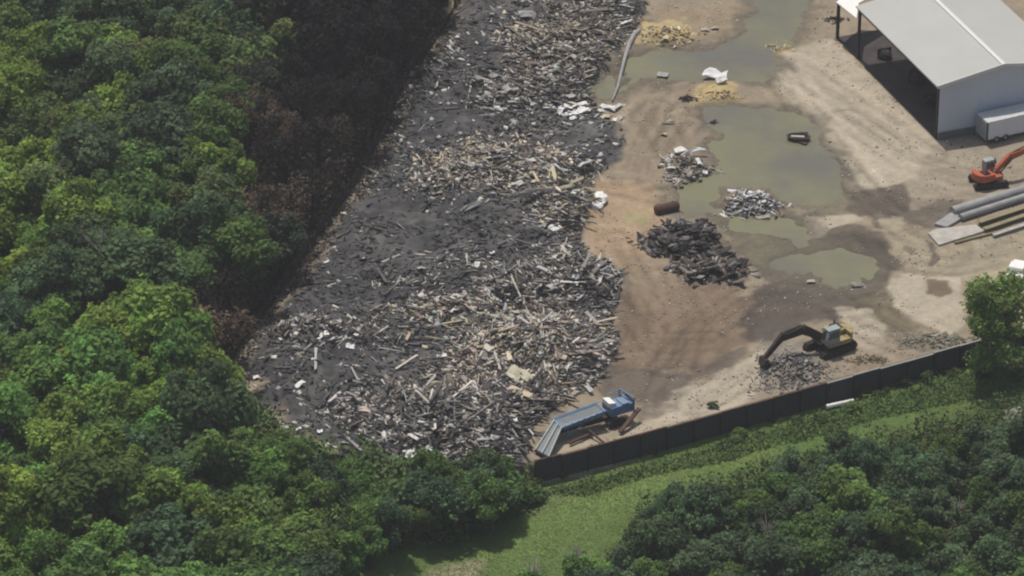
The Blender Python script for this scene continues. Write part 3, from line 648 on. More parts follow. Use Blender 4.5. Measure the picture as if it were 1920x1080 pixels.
SCR = [(1058,218,1.6,1.1,20,'crumpled white sheet left of the pair at the far heap edge'),(1084,212,2.3,1.2,35,'largest crumpled white sheet on the far heap edge'),(1068,202,1.5,1.0,-20,'white sheet behind the two on the far heap edge'),
 (1140,205,2.2,.6,-40,'white strip leaning left below the long bent pipe'),(1160,202,2.0,.6,55,'white strip leaning right below the long bent pipe'),(1134,222,1.2,.8,10,'cream board at the foot of the long bent pipe'),(1160,225,1.0,.6,60,'small pale scrap at the foot of the long bent pipe'),
 (1124,266,1.0,.6,0,'bright white scrap alone on the grey ash right of the far heap'),(1092,316,2.6,.4,38,'thin white pipe-like strip on the wet ash above the tan heap'),
 (1243,143,1.1,1.3,70,'pale grey board at the far puddle edge'),(1250,232,1.8,.35,5,'thin pale slat on the tyre-marked dirt'),(1244,254,1.0,.5,-45,'small white scrap below the thin pale slat'),
 (775,132,2.2,.5,20,'pale strip at the burnt woodland edge'),(770,142,1.5,1.3,-30,'pale sheet lying at the burnt woodland edge'),(945,640,.8,.6,0,'small white board'),
 (828,672,1.1,.6,0,'bright white scrap in the middle of the lower rubble'),(805,730,3.2,.5,28,'long pale yellow board among dark timbers'),(785,862,2.9,1.1,5,'large white panel at the nearest edge of the debris'),
 (690,775,2.0,.8,-20,'pinkish board on the near left heap'),(975,705,1.6,2.6,60,'cream panel on the pale heap above the blue machine'),(562,724,1.2,.8,30,'white sheet on the dark ash at the lower left'),
 (480,710,.6,.5,0,'tiny white scrap nearest the woodland corner'),(1010,372,5.0,.45,4,'long pale timber beam across the tan heap'),(890,390,3.4,.8,38,'grey panel on the black ash in the middle'),
 (1040,430,1.4,.9,30,'white board at the front of the tan heap'),(1020,425,1.3,.5,45,'thin pale board at the front of the tan heap'),(610,495,.8,.6,0,'tiny white scrap on the upper left ash'),(645,403,.7,.6,0,'tiny white scrap near the charred fence'),
 (923,476,.6,.6,0,'white dot of scrap on the black ash'),(605,632,1.4,.9,10,'white sheet in the left rubble patch'),(656,652,.9,.7,0,'small white piece right of the left rubble patch'),
 (600,812,.6,.5,0,'small white piece near the trees at the lower left'),(560,808,.6,.5,0,'smaller white piece near the trees at the lower left'),(1070,110,2.6,.5,-60,'pale plank end up on the far heap'),(925,145,1.6,.8,40,'pale grey sheet on the far ash'),
 (940,175,2.4,1.4,20,'grey-green sheet on the far heap'),(990,30,2.2,1.4,10,'grey tarp piece on the far debris'),(790,505,.9,.5,0,'pale scrap right of the upper ash'),(1610,538,1.6,.5,-5,'pale slab on the dark mud right of centre'),(1520,530,.9,.6,0,'pale stone on the dark mud edge'),
 (1430,408,1.6,.5,0,'pale slab at the near side of the puddle'),(1322,58,1.0,.6,0,'pale scrap on the far sand left piece'),(1245,75,1.2,.7,-20,'white scrap on the yellow sand'),(1340,55,.9,.6,0,'pale scrap on the far sand right piece'),(1170,45,.8,.6,0,'white cap at the top end of the long bent pipe')]
for (a, b, lx, ly, yw, lb) in SCR:
    cl = (.62,.58,.42) if 'yellow' in lb or 'cream' in lb else (.62,.47,.38) if 'pink' in lb else (.36,.36,.34) if 'grey' in lb else (.50,.46,.40) if 'pale' in lb else (.85,.84,.82)
    scrap(a, b, lx, ly, yw, cl, lb+(' above the debris' if lb == 'small white board' else ''))
for q_, (a, b, lx, ly, yw) in enumerate([(1048,212,1.5,.8,50),(1092,198,1.2,.7,10),(1100,210,1.4,.9,80),(1076,224,1.1,.6,30),(1035,205,.9,.6,0),(1152,228,.9,.5,70),(1128,210,.8,.5,20)]):
    scrap(a, b, lx, ly, yw, (.85,.84,.82), 'smaller white scrap in the torn white cluster at the far heap edge', 'white scraps at the far heap edge')
k_ = rng.choice(np.where((de > .25))[0], 90, replace=False)
for i in k_:
    rg = dregion(px[i], py[i]); lx = random.uniform(.4, 1.1)
    scrap(px[i], py[i], lx, lx*random.uniform(.4, .9), random.uniform(0, 180), random.choice([(.6,.59,.56),(.75,.74,.72),(.5,.48,.44)]), f'small whitish scrap fleck scattered in {rg}', f'whitish flecks in {rg}', name='scrap_fleck', cat='scrap')

# ------------------------------------------------------------------ separate heaps in the open yard
def heap(name, px, py, rx, ry, n, cols, smax, label, cat='rubble heap', hz_=.5, longf=.6):
    n = int(n*1.7); cpt = on(px, py); a = rng.uniform(0, 2*np.pi, n); r_ = np.sqrt(rng.random(n))*rng.choice([1, 1, 1, 1.35], n)*(1+.25*np.sin(a*3+px)+.15*np.sin(a*7+py)); X_ = cpt.x+np.cos(a)*r_*rx; Y_ = cpt.y+np.sin(a)*r_*ry
    Z_ = hz(X_, Y_)+rng.uniform(.02, hz_, n)*np.clip(1.05-r_, .04, 1)
    L_ = np.where(rng.random(n) < longf, rng.uniform(.5, smax, n), rng.uniform(.15, .6, n)); W_ = np.clip(L_*rng.uniform(.08, .4, n), .05, .6); fine_ = rng.random(n) < .3; L_[fine_] = rng.uniform(.08, .25, fine_.sum()); W_[fine_] = L_[fine_]*.7
    c_ = np.array(cols)[rng.integers(0, len(cols), n)]*rng.uniform(.7, 1.3, n)[:, None]
    e_ = empty(name, cpt, 0, label=label, cat=cat)
    o = boxes('loose_pieces', np.stack([X_-cpt.x, Y_-cpt.y, Z_-cpt.z], 1), np.stack([L_, W_, rng.uniform(.04, .16, n)], 1), rng.uniform(0, 6.28, n), rng.normal(0, .3, n), rng.normal(0, .4, n), c_, M['debris'])
    o.parent = e_; o['kind'] = 'stuff'
    return e_
DK = [(.05,.046,.045),(.03,.028,.03),(.09,.075,.07),(.14,.125,.12),(.22,.20,.19),(.07,.06,.055)]
heap('burnt_scrap_heap', 1280, 446, 3.9, 3.2, 620, DK, 2.6, 'larger dark heap of burnt scrap on the bare dirt, centre right', hz_=1.0)
heap('burnt_scrap_heap', 1332, 506, 3.6, 1.9, 260, DK+[(.10,.06,.045),(.3,.27,.24)], 2.8, 'lower dark brown scrap heap trailing right below the larger one', hz_=.5)
heap('scrap_heap', 1283, 315, 2.7, 3.0, 300, [(.22,.19,.15),(.12,.10,.08),(.35,.32,.28),(.5,.48,.46)], 1.5, 'brown scrap heap topped with white frames beside the pond', hz_=.5)
heap('scrap_heap', 1410, 378, 2.9, 2.3, 380, [(.55,.55,.55),(.35,.36,.38),(.12,.10,.09),(.22,.2,.18),(.05,.05,.05),(.7,.69,.67)], 1.3, 'grey and white scrap heap on orange soil at the pond end', hz_=.7)
heap('rubble_heap', 1485, 690, 4.0, 3.4, 420, [(.22,.21,.19),(.3,.29,.27),(.14,.13,.12),(.10,.09,.08)], .9, 'grey concrete rubble heap under the yellow excavator arm', hz_=.5, longf=.25)
heap('rubble_heap', 1755, 640, 4.5, 1.6, 200, [(.22,.21,.17),(.16,.16,.11),(.3,.28,.24)], .8, 'low rubble bank against the wall left of the lone tree', hz_=.3, longf=.2)
heap('soil_heap', 1630, 675, 2.3, .8, 70, [(.16,.12,.08),(.24,.19,.13)], .6, 'small brown soil and scrap heap against the wall below the yellow excavator', hz_=.3, longf=.2)
heap('sand_rubble_heap', 1250, 62, 4.2, 2.6, 160, [(.52,.42,.22),(.42,.33,.18),(.24,.19,.12),(.7,.66,.58)], .8, 'yellow sandy rubble heap by the far puddle', hz_=.4, longf=.3)
heap('sand_rubble_heap', 1455, 90, 1.8, 1.2, 90, [(.50,.40,.22),(.42,.33,.18),(.6,.5,.34)], .7, 'small yellow rubble heap between the far puddle and the shed', hz_=.35, longf=.2)
heap('mixed_rubble', 1350, 180, 3.0, 1.0, 45, [(.4,.3,.17),(.25,.17,.11),(.5,.4,.24)], .7, 'low orange-brown rubble between the two ponds', hz_=.25, longf=.3)
# white frames on the heap by the pond
for (a, b, lx, ly, yw, lb) in [(1275,288,1.4,1.0,20,'white panel at the left of the frames on the pond heap'),(1300,292,2.9,.45,-2,'long white bar on the scrap heap beside the pond'),(1310,310,.5,1.3,10,'short white upright piece at the right of the pond heap'),(1322,328,.6,.5,0,'white block at the right foot of the pond heap'),(1258,322,.9,.5,20,'pale block at the left foot of the pond heap')]:
    scrap(a, b, lx, ly, yw, (.85,.83,.80), lb, dz=.5)
scrap(1340,147,2.9,1.9,-12,(.85,.83,.82),'large white sheet thrown over rubble between the ponds',dz=.5); scrap(1352,155,1.3,1.0,20,(.7,.68,.66),'greyish white sheet at the right of the one between the ponds',dz=.45)
# brown and black bits between ponds
for (a, b, r_, lb) in [(1290,186,.9,'dark brown clump left of the orange soil between the ponds'),(1338,232,.45,'small dark stub in the corner of the main pond'),(1565,38,1.0,'dark scrap lump beside the shed canopy post')]:
    heap('dark_clump', a, b, r_, r_*.8, 30, [(.06,.05,.045),(.10,.075,.06),(.03,.025,.022)], .8, lb, 'clump', .5)
# half sunk tank in the pond
def prop_on(name, px, py, yawd, label, cat, dz=0): return empty(name, on(px, py, dz), R(yawd), label=label, cat=cat)
e = prop_on('scrap_boat', 1497, 264, -8, 'dark half-sunk boat-like hull with a pale middle in the main pond', 'boat hull', .1)
hull = MB(); N = 14; ring = []
for lvl, (s_, z_) in enumerate(((.75,-.25),(1,.55),(.82,.55),(.66,.2))):
    ring.append([(1.45*s_*math.cos(2*math.pi*i/N), .85*s_*math.sin(2*math.pi*i/N), z_) for i in range(N)])
hull.add([p for r_ in ring for p in r_], [(l*N+i, l*N+(i+1) % N, (l+1)*N+(i+1) % N, (l+1)*N+i) for l in range(3) for i in range(N)]+[tuple(range(3*N, 4*N))])
hull.build('hull', M['boomd'], e); MB().box((-.1,.05,.42),(1.6,.42,.14),.05).build('thwart', M['concrete'], e); MB().box((.6,-.95,.0),(1.0,.5,.5),-.5).build('flap', M['boomd'], e); MB().box((.5,.85,.35),(1.1,.5,.4),.2).build('flap', M['boomd'], e)
# rusty tank
e = prop_on('rusty_tank', 1250, 396, 25, 'dark rusty cylindrical tank lying above the burnt scrap heap', 'tank', .45)
t = MB(); t.tube([(-1.5,0,0),(-1.35,0,0),(1.35,0,0),(1.5,0,0)], [.35,.58,.58,.35], 14); t.build('tank_body', M['rust'], e, smooth=False); t = MB()
for q in (-.9, .9): t.tube([(q-.05,0,0),(q+.05,0,0)], .62, 14)
t.build('band', M['rust'], e)
# white bulk bag at the heap edge
def blob(mb, c_, r_, seed, n1=8, n2=12, sq=.25):
    r = random.Random(seed); k0 = len(mb.v)
    for i in range(n1+1):
        th = math.pi*i/n1
        for j in range(n2):
            ph = 2*math.pi*j/n2; q = 1+r.uniform(-sq, sq); mb.v.append((c_[0]+r_[0]*math.sin(th)*math.cos(ph)*q, c_[1]+r_[1]*math.sin(th)*math.sin(ph)*q, c_[2]+r_[2]*math.cos(th)*q))
    for i in range(n1):
        for j in range(n2): a = k0+i*n2+j; b = k0+i*n2+(j+1) % n2; mb.f.append((a, b, b+n2, a+n2))
    return mb
e = prop_on('white_tarpaulin', 1120, 382, 0, 'crumpled white tarpaulin with a dark lump standing in for shade at the tan heap edge', 'tarpaulin')
t = MB(); blob(t, (.35,.9,.25), (.8,1.3,.5), 3, sq=.16); blob(t, (-.45,-.9,.15), (1.1,.8,.35), 4, sq=.16); t.build('cloth', M['white'], e); t = MB(); blob(t, (-.75,1.1,.35), (.5,.6,.3), 5, sq=.1); t.build('painted_shade', M['char'], e)  # solid dark blob painted in for the shade inside the cloth
# long bent pipe
t = MB(); pl = [on(a, b, .22) for a, b in [(1200,58),(1189,68),(1180,85),(1172,110),(1165,138),(1158,165),(1148,192)]]
t.tube(pl, [.20,.30,.30,.24,.20,.16,.12], 8)
tag(t.build('bent_pipe', M['greypipe'], smooth=True), 'long bent pale grey pipe curving down beside the far puddle', 'pipe')
t = MB(); t.tube([on(1549,768,.35), on(1575,762,.35), on(1600,756,.35)], [.28,.24,.2], 8)
tag(t.build('white_pipe', M['white']), 'short white pipe lying in the grass below the wall', 'pipe')
# black ridge of soil / poles on pile
# ------------------------------------------------------------------ shed
P0 = G(1758, 262); P1 = G(1570, 72); ua = math.atan2(P1[1]-P0[1], P1[0]-P0[0]); LEN = float(np.hypot(*(P1-P0)))
lenS = float(np.hypot(*(G(1604,112)-P0)))
e = empty('storage_shed', (P0[0], P0[1], 0), ua, label='big pale grey metal roofed open sided shed at the upper right', cat='shed')
# local x along the open side (away), local -y to the right (building depth)
HE = 7.5
for _ in range(30):
    q = P(P0[0], P0[1], HE)[1]; HE += (float(q)-160)*.05
HR = HE+1.35; HW = 8.0; L0 = lenS
print('shed', HE, LEN, lenS, math.degrees(ua))
def roofslab(y0, z0, y1, z1, t0=.16): 
    mb = MB(); mb.add([(-.35,y0,z0),(L0+.2,y0,z0),(L0+.2,y1,z1),(-.35,y1,z1),(-.35,y0,z0-t0),(L0+.2,y0,z0-t0),(L0+.2,y1,z1-t0),(-.35,y1,z1-t0)], [(0,1,2,3),(7,6,5,4),(0,4,5,1),(1,5,6,2),(2,6,7,3),(3,7,4,0)]); return mb
def seams(y0, z0, y1, z1):
    mb = MB(); xx = .3
    while xx < L0: mb.bar((xx,y0,z0+.01), (xx,y1,z1+.01), .04, .03); xx += 1.0
    return mb
r1 = roofslab(.5, HE, -HW, HR).build('roof_panel', M['roof'], e)
r2 = roofslab(-2*HW-.5, HE, -HW, HR).build('roof_panel', M['roof'], e)
MB().box((L0/2, -HW, HR+.04), (L0+.7, .5, .1)).build('ridge_cap', M['trim'], e)
t = MB(); t.bar((-.38,.55,HE-.0), (-.38,-HW,HR-.0), .10, .42); t.bar((-.38,-HW,HR-.0), (-.38,-2*HW-.55,HE-.0), .10, .42); t.build('gable_trim', M['trim'], e)
t = MB(); t.add([(0,0,.9),(0,-2*HW,.9),(0,-2*HW,HE-.17),(0,-HW,HR-.17),(0,0,HE-.17),(.12,0,.9),(.12,-2*HW,.9),(.12,-2*HW,HE-.17),(.12,-HW,HR-.17),(.12,0,HE-.17)], [(0,1,2,3,4),(9,8,7,6,5),(0,5,6,1),(1,6,7,2),(2,7,8,3),(3,8,9,4),(4,9,5,0)])
gw = t.build('gable_wall', M['gable'], e); t = MB(); yy = -.4
while yy > -2*HW: hh = HE-.2+(HR-HE)*(1-abs(yy+HW)/HW); t.box((-.008, yy, (.9+hh)/2), (.016, .05, hh-.9)); yy -= 1.2
t.build('wall_ribs', M['gable'], gw)
MB().box((-.05, -HW, .4), (.4, 2*HW, .95)).build('plinth', M['base'], e)
MB().box((L0/2, -2*HW, HE/2), (L0, .15, HE-.2)).build('rear_wall', M['steel'], e)
MB().box((.35,.0,HE/2),(.32,.32,HE-.2)).build('column', M['steel'], e)
MB().box((L0,-.0,HE/2),(.3,.3,HE-.2)).build('column', M['steel'], e)
MB().box((L0/2,.2,HE-.35),(L0,.15,.45)).build('eave_beam', M['steel'], e)
MB().box((LEN/2,-HW+.1,.08),(LEN,2*HW,.24)).build('shade_toned_floor', M['slab'], e)  # roof shade painted as a dark slab, out to the canopy post
# canopy at the far end
e2 = empty('canopy', (G(1570,74)[0], G(1570,74)[1], 0), ua, label='small bright white canopy on a dark post at the far corner of the shed', cat='canopy')
hc = 5.3
MB().flat([tuple((Matrix.Rotation(-ua, 3, 'Z') @ (V3(a, b, hc)-e2.location)).xy) for a, b in [(1568,4),(1606,34),(1610,6),(1660,-24),(1600,-28)]], hc-.12, hc).build('canopy_roof', M['white'], e2)
MB().box((0,0,hc/2-.05),(.32,.32,hc-.14)).build('post', M['steel'], e2); MB().box((0,0,.06),(.7,.7,.12)).build('foot_plate', M['base'], e2)
# things stored in the shed
for (fx, fy, s_) in [(.3,-3,1.1),(.5,-4,1.5),(.75,-3,1.2),(.12,-2,1.0)]:
    lx_, ly_ = LEN*fx, fy; wx = P0[0]+math.cos(ua)*lx_-math.sin(ua)*ly_; wy = P0[1]+math.sin(ua)*lx_+math.cos(ua)*ly_
    h_ = empty('stored_bale', (wx, wy, .08), ua, label='dark bale on the shaded floor of the open shed', cat='bale', group='dark bales in the shed')
    t = MB(); blob(t, (0,0,.5*s_), (.9*s_,.7*s_,.6*s_), int(fx*100), sq=.1); t.build('bale', M['char'], h_); MB().box((0,0,.6*s_),(.1,1.5*s_,1.15*s_)).build('strap', M['steel'], h_)
# ------------------------------------------------------------------ trailer in front of the gable
g = V3(1850, 272); g2 = V3(1990, 240); ta = math.atan2(g2.y-g.y, g2.x-g.x)
e = empty('box_trailer', g, ta, label='white box trailer parked before the gable of the shed', cat='trailer')
MB().box((5.2,1.25,1.75),(10.4,2.5,2.3)).build('cargo_box', M['trailer'], e, bevel=.04)
MB().box((5.2,1.25,2.94),(10.5,2.6,.09)).build('roof', M['trailertop'], e)
MB().box((-.05,1.25,1.7),(.12,2.4,2.2)).build('door', M['greyp'], e); MB().box((5.2,1.25,.5),(10.2,1.1,.2)).build('chassis', M['steel'], e)
for q in (1.3, 2.5):
    for s_ in (.15, 2.35):
        wh = MB().tube([(q,s_-.15,.45),(q,s_+.15,.45)], .45, 14).build('wheel', M['black'], e); MB().tube([(q,s_-.17,.45),(q,s_+.17,.45)], .2, 10).build('rim', M['greyp'], wh)
MB().box((0,.0,1.7),(.14,.14,2.4)).build('corner_post', M['steel'], e)
# ------------------------------------------------------------------ excavators
def excavator(px, py, yaw_house, yaw_track, body, boomm, label, reach, S=1.0, tone='glass', arm=None):
    e = empty('excavator', on(px, py), 0, label=label, cat='excavator')
    tr = Matrix.Rotation(yaw_track, 4, 'Z'); hs = Matrix.Rotation(yaw_house, 4, 'Z')
    def bl(mb, name, m, mm, par=None, bevel=0):
        o = mb.build(name, m, None, bevel); o.data.transform(mm @ Matrix.Scale(S, 4)); o.parent = par or e; return o
    for s_ in (-1, 1):
        t = MB(); prof = [(-2.2,.25),(-1.9,.03),(1.9,.03),(2.2,.25),(2.25,.55),(2.0,.85),(-2.0,.85),(-2.25,.55)]; t.prism(prof, s_*1.2-.28, s_*1.2+.28)
        k_ = bl(t, 'track', M['black'], tr); t = MB()
        for q in (-1.8,-1.1,-.4,.4,1.1,1.8): t.tube([(q,s_*1.2-.3,.42),(q,s_*1.2+.3,.42)], .27, 10)
        bl(t, 'rollers', M['boomd'], tr, k_); t = MB()
        for i in range(17): t.box((-2+i*.25, s_*1.2, .87), (.09,.58,.06))
        bl(t, 'grousers', M['boomd'], tr, k_)
    bl(MB().box((0,0,.6),(1.6,2.0,.5)), 'undercarriage', M['boomd'], tr)
    bl(MB().tube([(0,0,.85),(0,0,1.05)], .75, 16), 'turntable', M['steel'], tr)
    hb = MB(); hb.prism([(-1.5,1.05),(1.35,1.05),(1.35,1.45),(.2,1.5),(.1,1.95),(-1.5,2.05)], -1.3, .25); hb.box((-.3,.85,1.3),(2.6,.9,.5)); H_ = bl(hb, 'upper_body', body, hs, None, .05)
    cw = MB(); n = 9; out = [(-1.5,-1.32)]+[(-1.5-.75*math.sin(math.pi*i/n)**.6, -1.32+2.64*i/n) for i in range(1, n)]+[(-1.5,1.32)]
    cw.flat(out, 1.08, 2.1); bl(cw, 'counterweight', body, hs, None, .06)
    bl(MB().box((-.9,-.5,2.12),(.9,1.0,.12)), 'engine_hood', M['steel'], hs); bl(MB().tube([(-1.0,-.9,2.1),(-1.0,-.9,2.6)], .08, 8), 'exhaust', M['steel'], hs)
    cb = MB(); cb.prism([(-.25,1.5),(1.3,1.5),(1.3,2.0),(1.05,2.9),(-.25,2.9)], .4, 1.3); cb_ = bl(cb, 'cab', body if tone != 'grey' else M['greyp'], hs, None, .03)
    gl = MB(); gl.prism([(-.1,2.05),(1.12,2.05),(.92,2.75),(-.1,2.75)], .385, 1.315); bl(gl, 'side_window', M['glass'], hs, cb_); bl(MB().bar((1.33,.85,2.0),(1.10,.85,2.82),.78,.04), 'windscreen', M['glass'], hs, cb_)
    bl(MB().box((.4,.85,2.96),(1.4,.85,.1)), 'cab_roof', M['greyp'], hs, cb_)
    a0, a1, a2, a3, a4 = arm   # boom foot, knee, boom end, stick end, bucket tip in (x,z)
    bm_ = MB(); yb = -.15
    bm_.bar((a0[0],yb,a0[1]),(a1[0],yb,a1[1]),.50,.62,.50,.95); bm_.bar((a1[0],yb,a1[1]),(a2[0],yb,a2[1]),.50,.95,.42,.60); bl(bm_, 'boom', boomm, hs, None, .04)
    st = MB(); d = Vector((a2[0]-a3[0],0,a2[1]-a3[1])).normalized(); st.bar((a2[0]+d.x*.6,yb,a2[1]+d.z*.6),(a3[0],yb,a3[1]),.40,.75,.34,.42); bl(st, 'stick', boomm, hs, None, .03)
    cy_ = MB(); cy_.tube([(a0[0]+.45,yb-.38,a0[1]-.3),(a1[0]+.1,yb-.38,a1[1]-.1)], .09, 8); cy_.tube([(a0[0]+.45,yb+.38,a0[1]-.3),(a1[0]+.1,yb+.38,a1[1]-.1)], .09, 8); bl(cy_, 'boom_cylinders', M['steel'], hs)
    cy_ = MB(); cy_.tube([(a1[0]+.1,yb,a1[1]+.45),(a2[0]+d.x*.5,yb,a2[1]+d.z*.5+.25)], .08, 8); bl(cy_, 'stick_cylinder', M['steel'], hs)
    bk = MB(); dx = a4[0]-a3[0]; dz = a4[1]-a3[1]
    bk.prism([(a3[0]+.15,a3[1]+.1),(a3[0]+.35,a3[1]-.5),(a3[0]+.1,a3[1]-1.05),(a3[0]-.45,a3[1]-1.2),(a3[0]-.85,a3[1]-.95),(a3[0]-.35,a3[1]-.65),(a3[0]-.25,a3[1])], yb-.55, yb+.55); B_ = bl(bk, 'bucket', M['boomd'], hs, None, .03)
    tt = MB()
    for q in (-.45,-.15,.15,.45): tt.bar((a3[0]-.8,yb+q,a3[1]-1.0),(a3[0]-1.05,yb+q,a3[1]-.85),.1,.07,.05,.03)
    bl(tt, 'bucket_teeth', M['steel'], hs, B_)
    return e
def angpx(a, b):
    p, q = G(*a), G(*b); return math.atan2(q[1]-p[1], q[0]-p[0])
yh = angpx((1552,655), (1428,694))
excavator(1556, 656, yh, angpx((1528,668),(1592,640)), M['yellow'], M['boomd'], 'yellow excavator with dark arm reaching down beside the long wall', 8, 1.12, 'grey', [(.9,1.7),(3.2,3.2),(5.7,2.9),(7.5,1.25),(0,0)])
excavator(1853, 345, angpx((1853,345),(1935,322)), angpx((1820,356),(1890,348)), M['orange'], M['orange'], 'orange excavator beside the long pipes, its boom leaving the picture', 8, .92, 'grey', [(.9,1.8),(3.0,3.2),(6.2,3.6),(7.6,1.25),(0,0)])
# ------------------------------------------------------------------ blue screening machine
g0, g1 = on(1075,812), on(1200,776); ba = math.atan2(g1.y-g0.y, g1.x-g0.x); Lm = (g1-g0).length; print('machine', Lm)
e = empty('screening_machine', g0, ba, label='blue and grey screening machine with a splayed pale conveyor beside the wall', cat='machine'); e.scale = (.9, .85, .82)
t = MB(); t.add([(-1.6,-.6,1.3),(3.6,-.6,1.6),(3.6,.8,1.6),(-1.6,.9,1.3),(-2.2,-1.0,2.0),(3.9,-.9,2.5),(3.9,1.2,2.6),(-2.1,1.3,2.1),(-2.0,-.85,2.0),(3.7,-.75,2.5),(3.7,1.05,2.6),(-1.9,1.15,2.1),(-1.4,-.5,1.6),(3.4,-.5,1.9),(3.4,.7,1.9),(-1.4,.8,1.6)],
 [(0,3,2,1),(0,1,5,4),(1,2,6,5),(2,3,7,6),(3,0,4,7),(4,5,9,8),(5,6,10,9),(6,7,11,10),(7,4,8,11),(8,9,13,12),(9,10,14,13),(10,11,15,14),(11,8,12,15),(12,13,14,15)]); t.build('hopper', M['bluegrey'], e)
t = MB()
for i in range(7): t.box((-1.6+i*.85,-.86+i*.02,1.75+i*.06),(.13,.1,1.0+.03*i),0,random.uniform(-.12,.12),.3)
t.bar((-2.3,-1.02,2.02),(4.0,-.92,2.55),.12,.12); t.bar((-2.3,1.32,2.1),(4.0,1.22,2.62),.12,.12); t.bar((-1.2,-.9,.5),(.8,-.8,1.5),.1,.1); t.bar((1.5,-.9,.5),(.2,-.8,1.5),.1,.1); t.bar((-1.2,-.9,.3),(-1.2,-.8,1.5),.12,.12)
t.build('hopper_ribs', M['blue'], e)
t = MB(); t.add([(-1.85,-.8,1.9),(3.6,-.7,2.35),(3.6,1.0,2.45),(-1.8,1.1,1.98),(-1.0,.1,1.55),(3.0,.1,1.95)], [(0,1,5,4),(1,2,5),(2,3,4,5),(3,0,4)]); t.build('screen_deck', M['paleblue'], e)
t = MB(); t.box((1.0,0,1.0),(8.0,.9,.4)); t.build('chassis', M['boomd'], e)
t = MB(); t.add([(-2.0,-.7,1.7),(-2.0,.9,1.7),(-6.0,-1.9,.25),(-5.5,-3.9,.25),(-2.0,-.7,1.95),(-2.0,.9,1.95),(-6.0,-1.9,.45),(-5.5,-3.9,.45)], [(0,1,2,3),(7,6,5,4),(0,4,5,1),(1,5,6,2),(2,6,7,3),(3,7,4,0)]); cv = t.build('conveyor', M['paleblue'], e)
t = MB()
for s_, x2, s2 in ((-.8,-5.5,-4.0),(.1,-5.8,-2.9),(1.0,-6.05,-1.8)): t.bar((-2.0,s_,2.05),(x2,s2,.55),.16,.28)
t.build('conveyor_rails', M['greyp'], cv); MB().tube([(-5.5,-4.0,.4),(-6.05,-1.8,.4)], .2, 10).build('end_roller', M['black'], cv)
t = MB(); t.box((6.0,.1,2.0),(3.0,2.2,1.3)); t.build('engine_house', M['blue'], e, .05)
MB().prism([(4.4,2.66),(5.5,2.66),(5.3,3.1),(4.4,3.3)], -.7, .9).build('white_hood', M['white'], e)
MB().box((6.5,-.2,2.75),(.9,1.6,.2)).build('top_hatch', M['bluegrey'], e); MB().box((7.55,.1,2.2),(.12,1.9,1.4)).build('radiator_grille', M['steel'], e)
t = MB(); t.bar((6.9,1.3,3.6),(6.9,1.3,1.2),.14,.14); t.bar((7.6,-1.0,3.3),(7.6,-1.0,1.2),.14,.14); t.bar((6.9,1.3,3.6),(7.6,-1.0,3.3),.14,.14); t.bar((6.9,1.3,2.8),(7.6,-1.0,2.6),.1,.1); t.bar((5.0,1.3,3.3),(6.9,1.3,3.5),.1,.1); t.build('guard_frame', M['blue'], e)
for s_ in (-1.15, 1.15):
    t = MB(); t.prism([(1.2,.3),(1.6,.04),(6.0,.04),(6.5,.3),(6.5,.6),(6.0,.8),(1.6,.8),(1.2,.6)] if s_ > 0 else [(4.0,.3),(4.3,.04),(6.0,.04),(6.5,.3),(6.5,.6),(6.0,.8),(4.3,.8),(4.0,.6)], s_-.25, s_+.25); t.build('track', M['black'], e)
t = MB(); t.bar((8.2,-1.2,1.6),(4.6,-3.0,.25),.5,.3); t.build('side_conveyor', M['rust'], e)
t = MB(); t.bar((-1.8,-2.3,.35),(1.4,-1.7,.35),.3,.3); t.build('stabiliser_beam', M['rust'], e); t = MB(); t.bar((1.2,-1.4,.9),(1.9,-4.0,.15),.22,.2); t.build('stabiliser_leg', M['rust'], e)
# ------------------------------------------------------------------ long wall along the bottom of the yard
WL = [(1003,872),(1200,822),(1400,766),(1600,711),(1800,655),(1920,622),(2060,584)]
wp = WP(WL); e = empty('yard_wall', (wp[0][0], wp[0][1], 0), 0, label='long dark sheet-clad wall along the near side of the yard', cat='wall')
ox, oy = wp[0]; TOPZ, BOT = .35, -2.6
tot = 0; pi_ = 0
for (ax, ay), (bx, by) in zip(wp, wp[1:]):
    Ls = math.hypot(bx-ax, by-ay); nseg = max(1, round(Ls/3.0)); an = math.atan2(by-ay, bx-ax)
    for i in range(nseg):
        f0, f1 = i/nseg, (i+1)/nseg; x0, y0 = ax+(bx-ax)*f0-ox, ay+(by-ay)*f0-oy; x1, y1 = ax+(bx-ax)*f1-ox, ay+(by-ay)*f1-oy
        tz = TOPZ+random.uniform(-.10, .10)
        t = MB(); nr = 10; vs = []
        for q in range(nr*2+1):
            f = q/(nr*2); off = .06 if q % 2 else 0; xx = x0+(x1-x0)*f+math.sin(an)*off; yy = y0+(y1-y0)*f-math.cos(an)*off
            vs += [(xx,yy,BOT),(xx,yy,tz),(xx-math.sin(an)*.1,yy+math.cos(an)*.1,tz),(xx-math.sin(an)*.1,yy+math.cos(an)*.1,BOT)]
        t.add(vs, [(4*q+a, 4*q+b, 4*q+4+b, 4*q+4+a) for q in range(nr*2) for a, b in ((0,1),(1,2),(2,3),(3,0))])
        t.build('wall_panel', M['wall'], e); pi_ += 1
        t = MB(); t.box((x0+math.sin(an)*.12, y0-math.cos(an)*.12, (tz+BOT)/2+.05), (.16,.16,tz-BOT), an); t.build('wall_post', M['steel'], e)
        if True:
            t = MB(); t.bar((x0-math.sin(an)*.05,y0+math.cos(an)*.05,tz+.05),(x1-math.sin(an)*.05,y1+math.cos(an)*.05,tz+.05),.22,.10); t.build('coping', M['rust'] if pi_ < 12 else M['cope'], e)
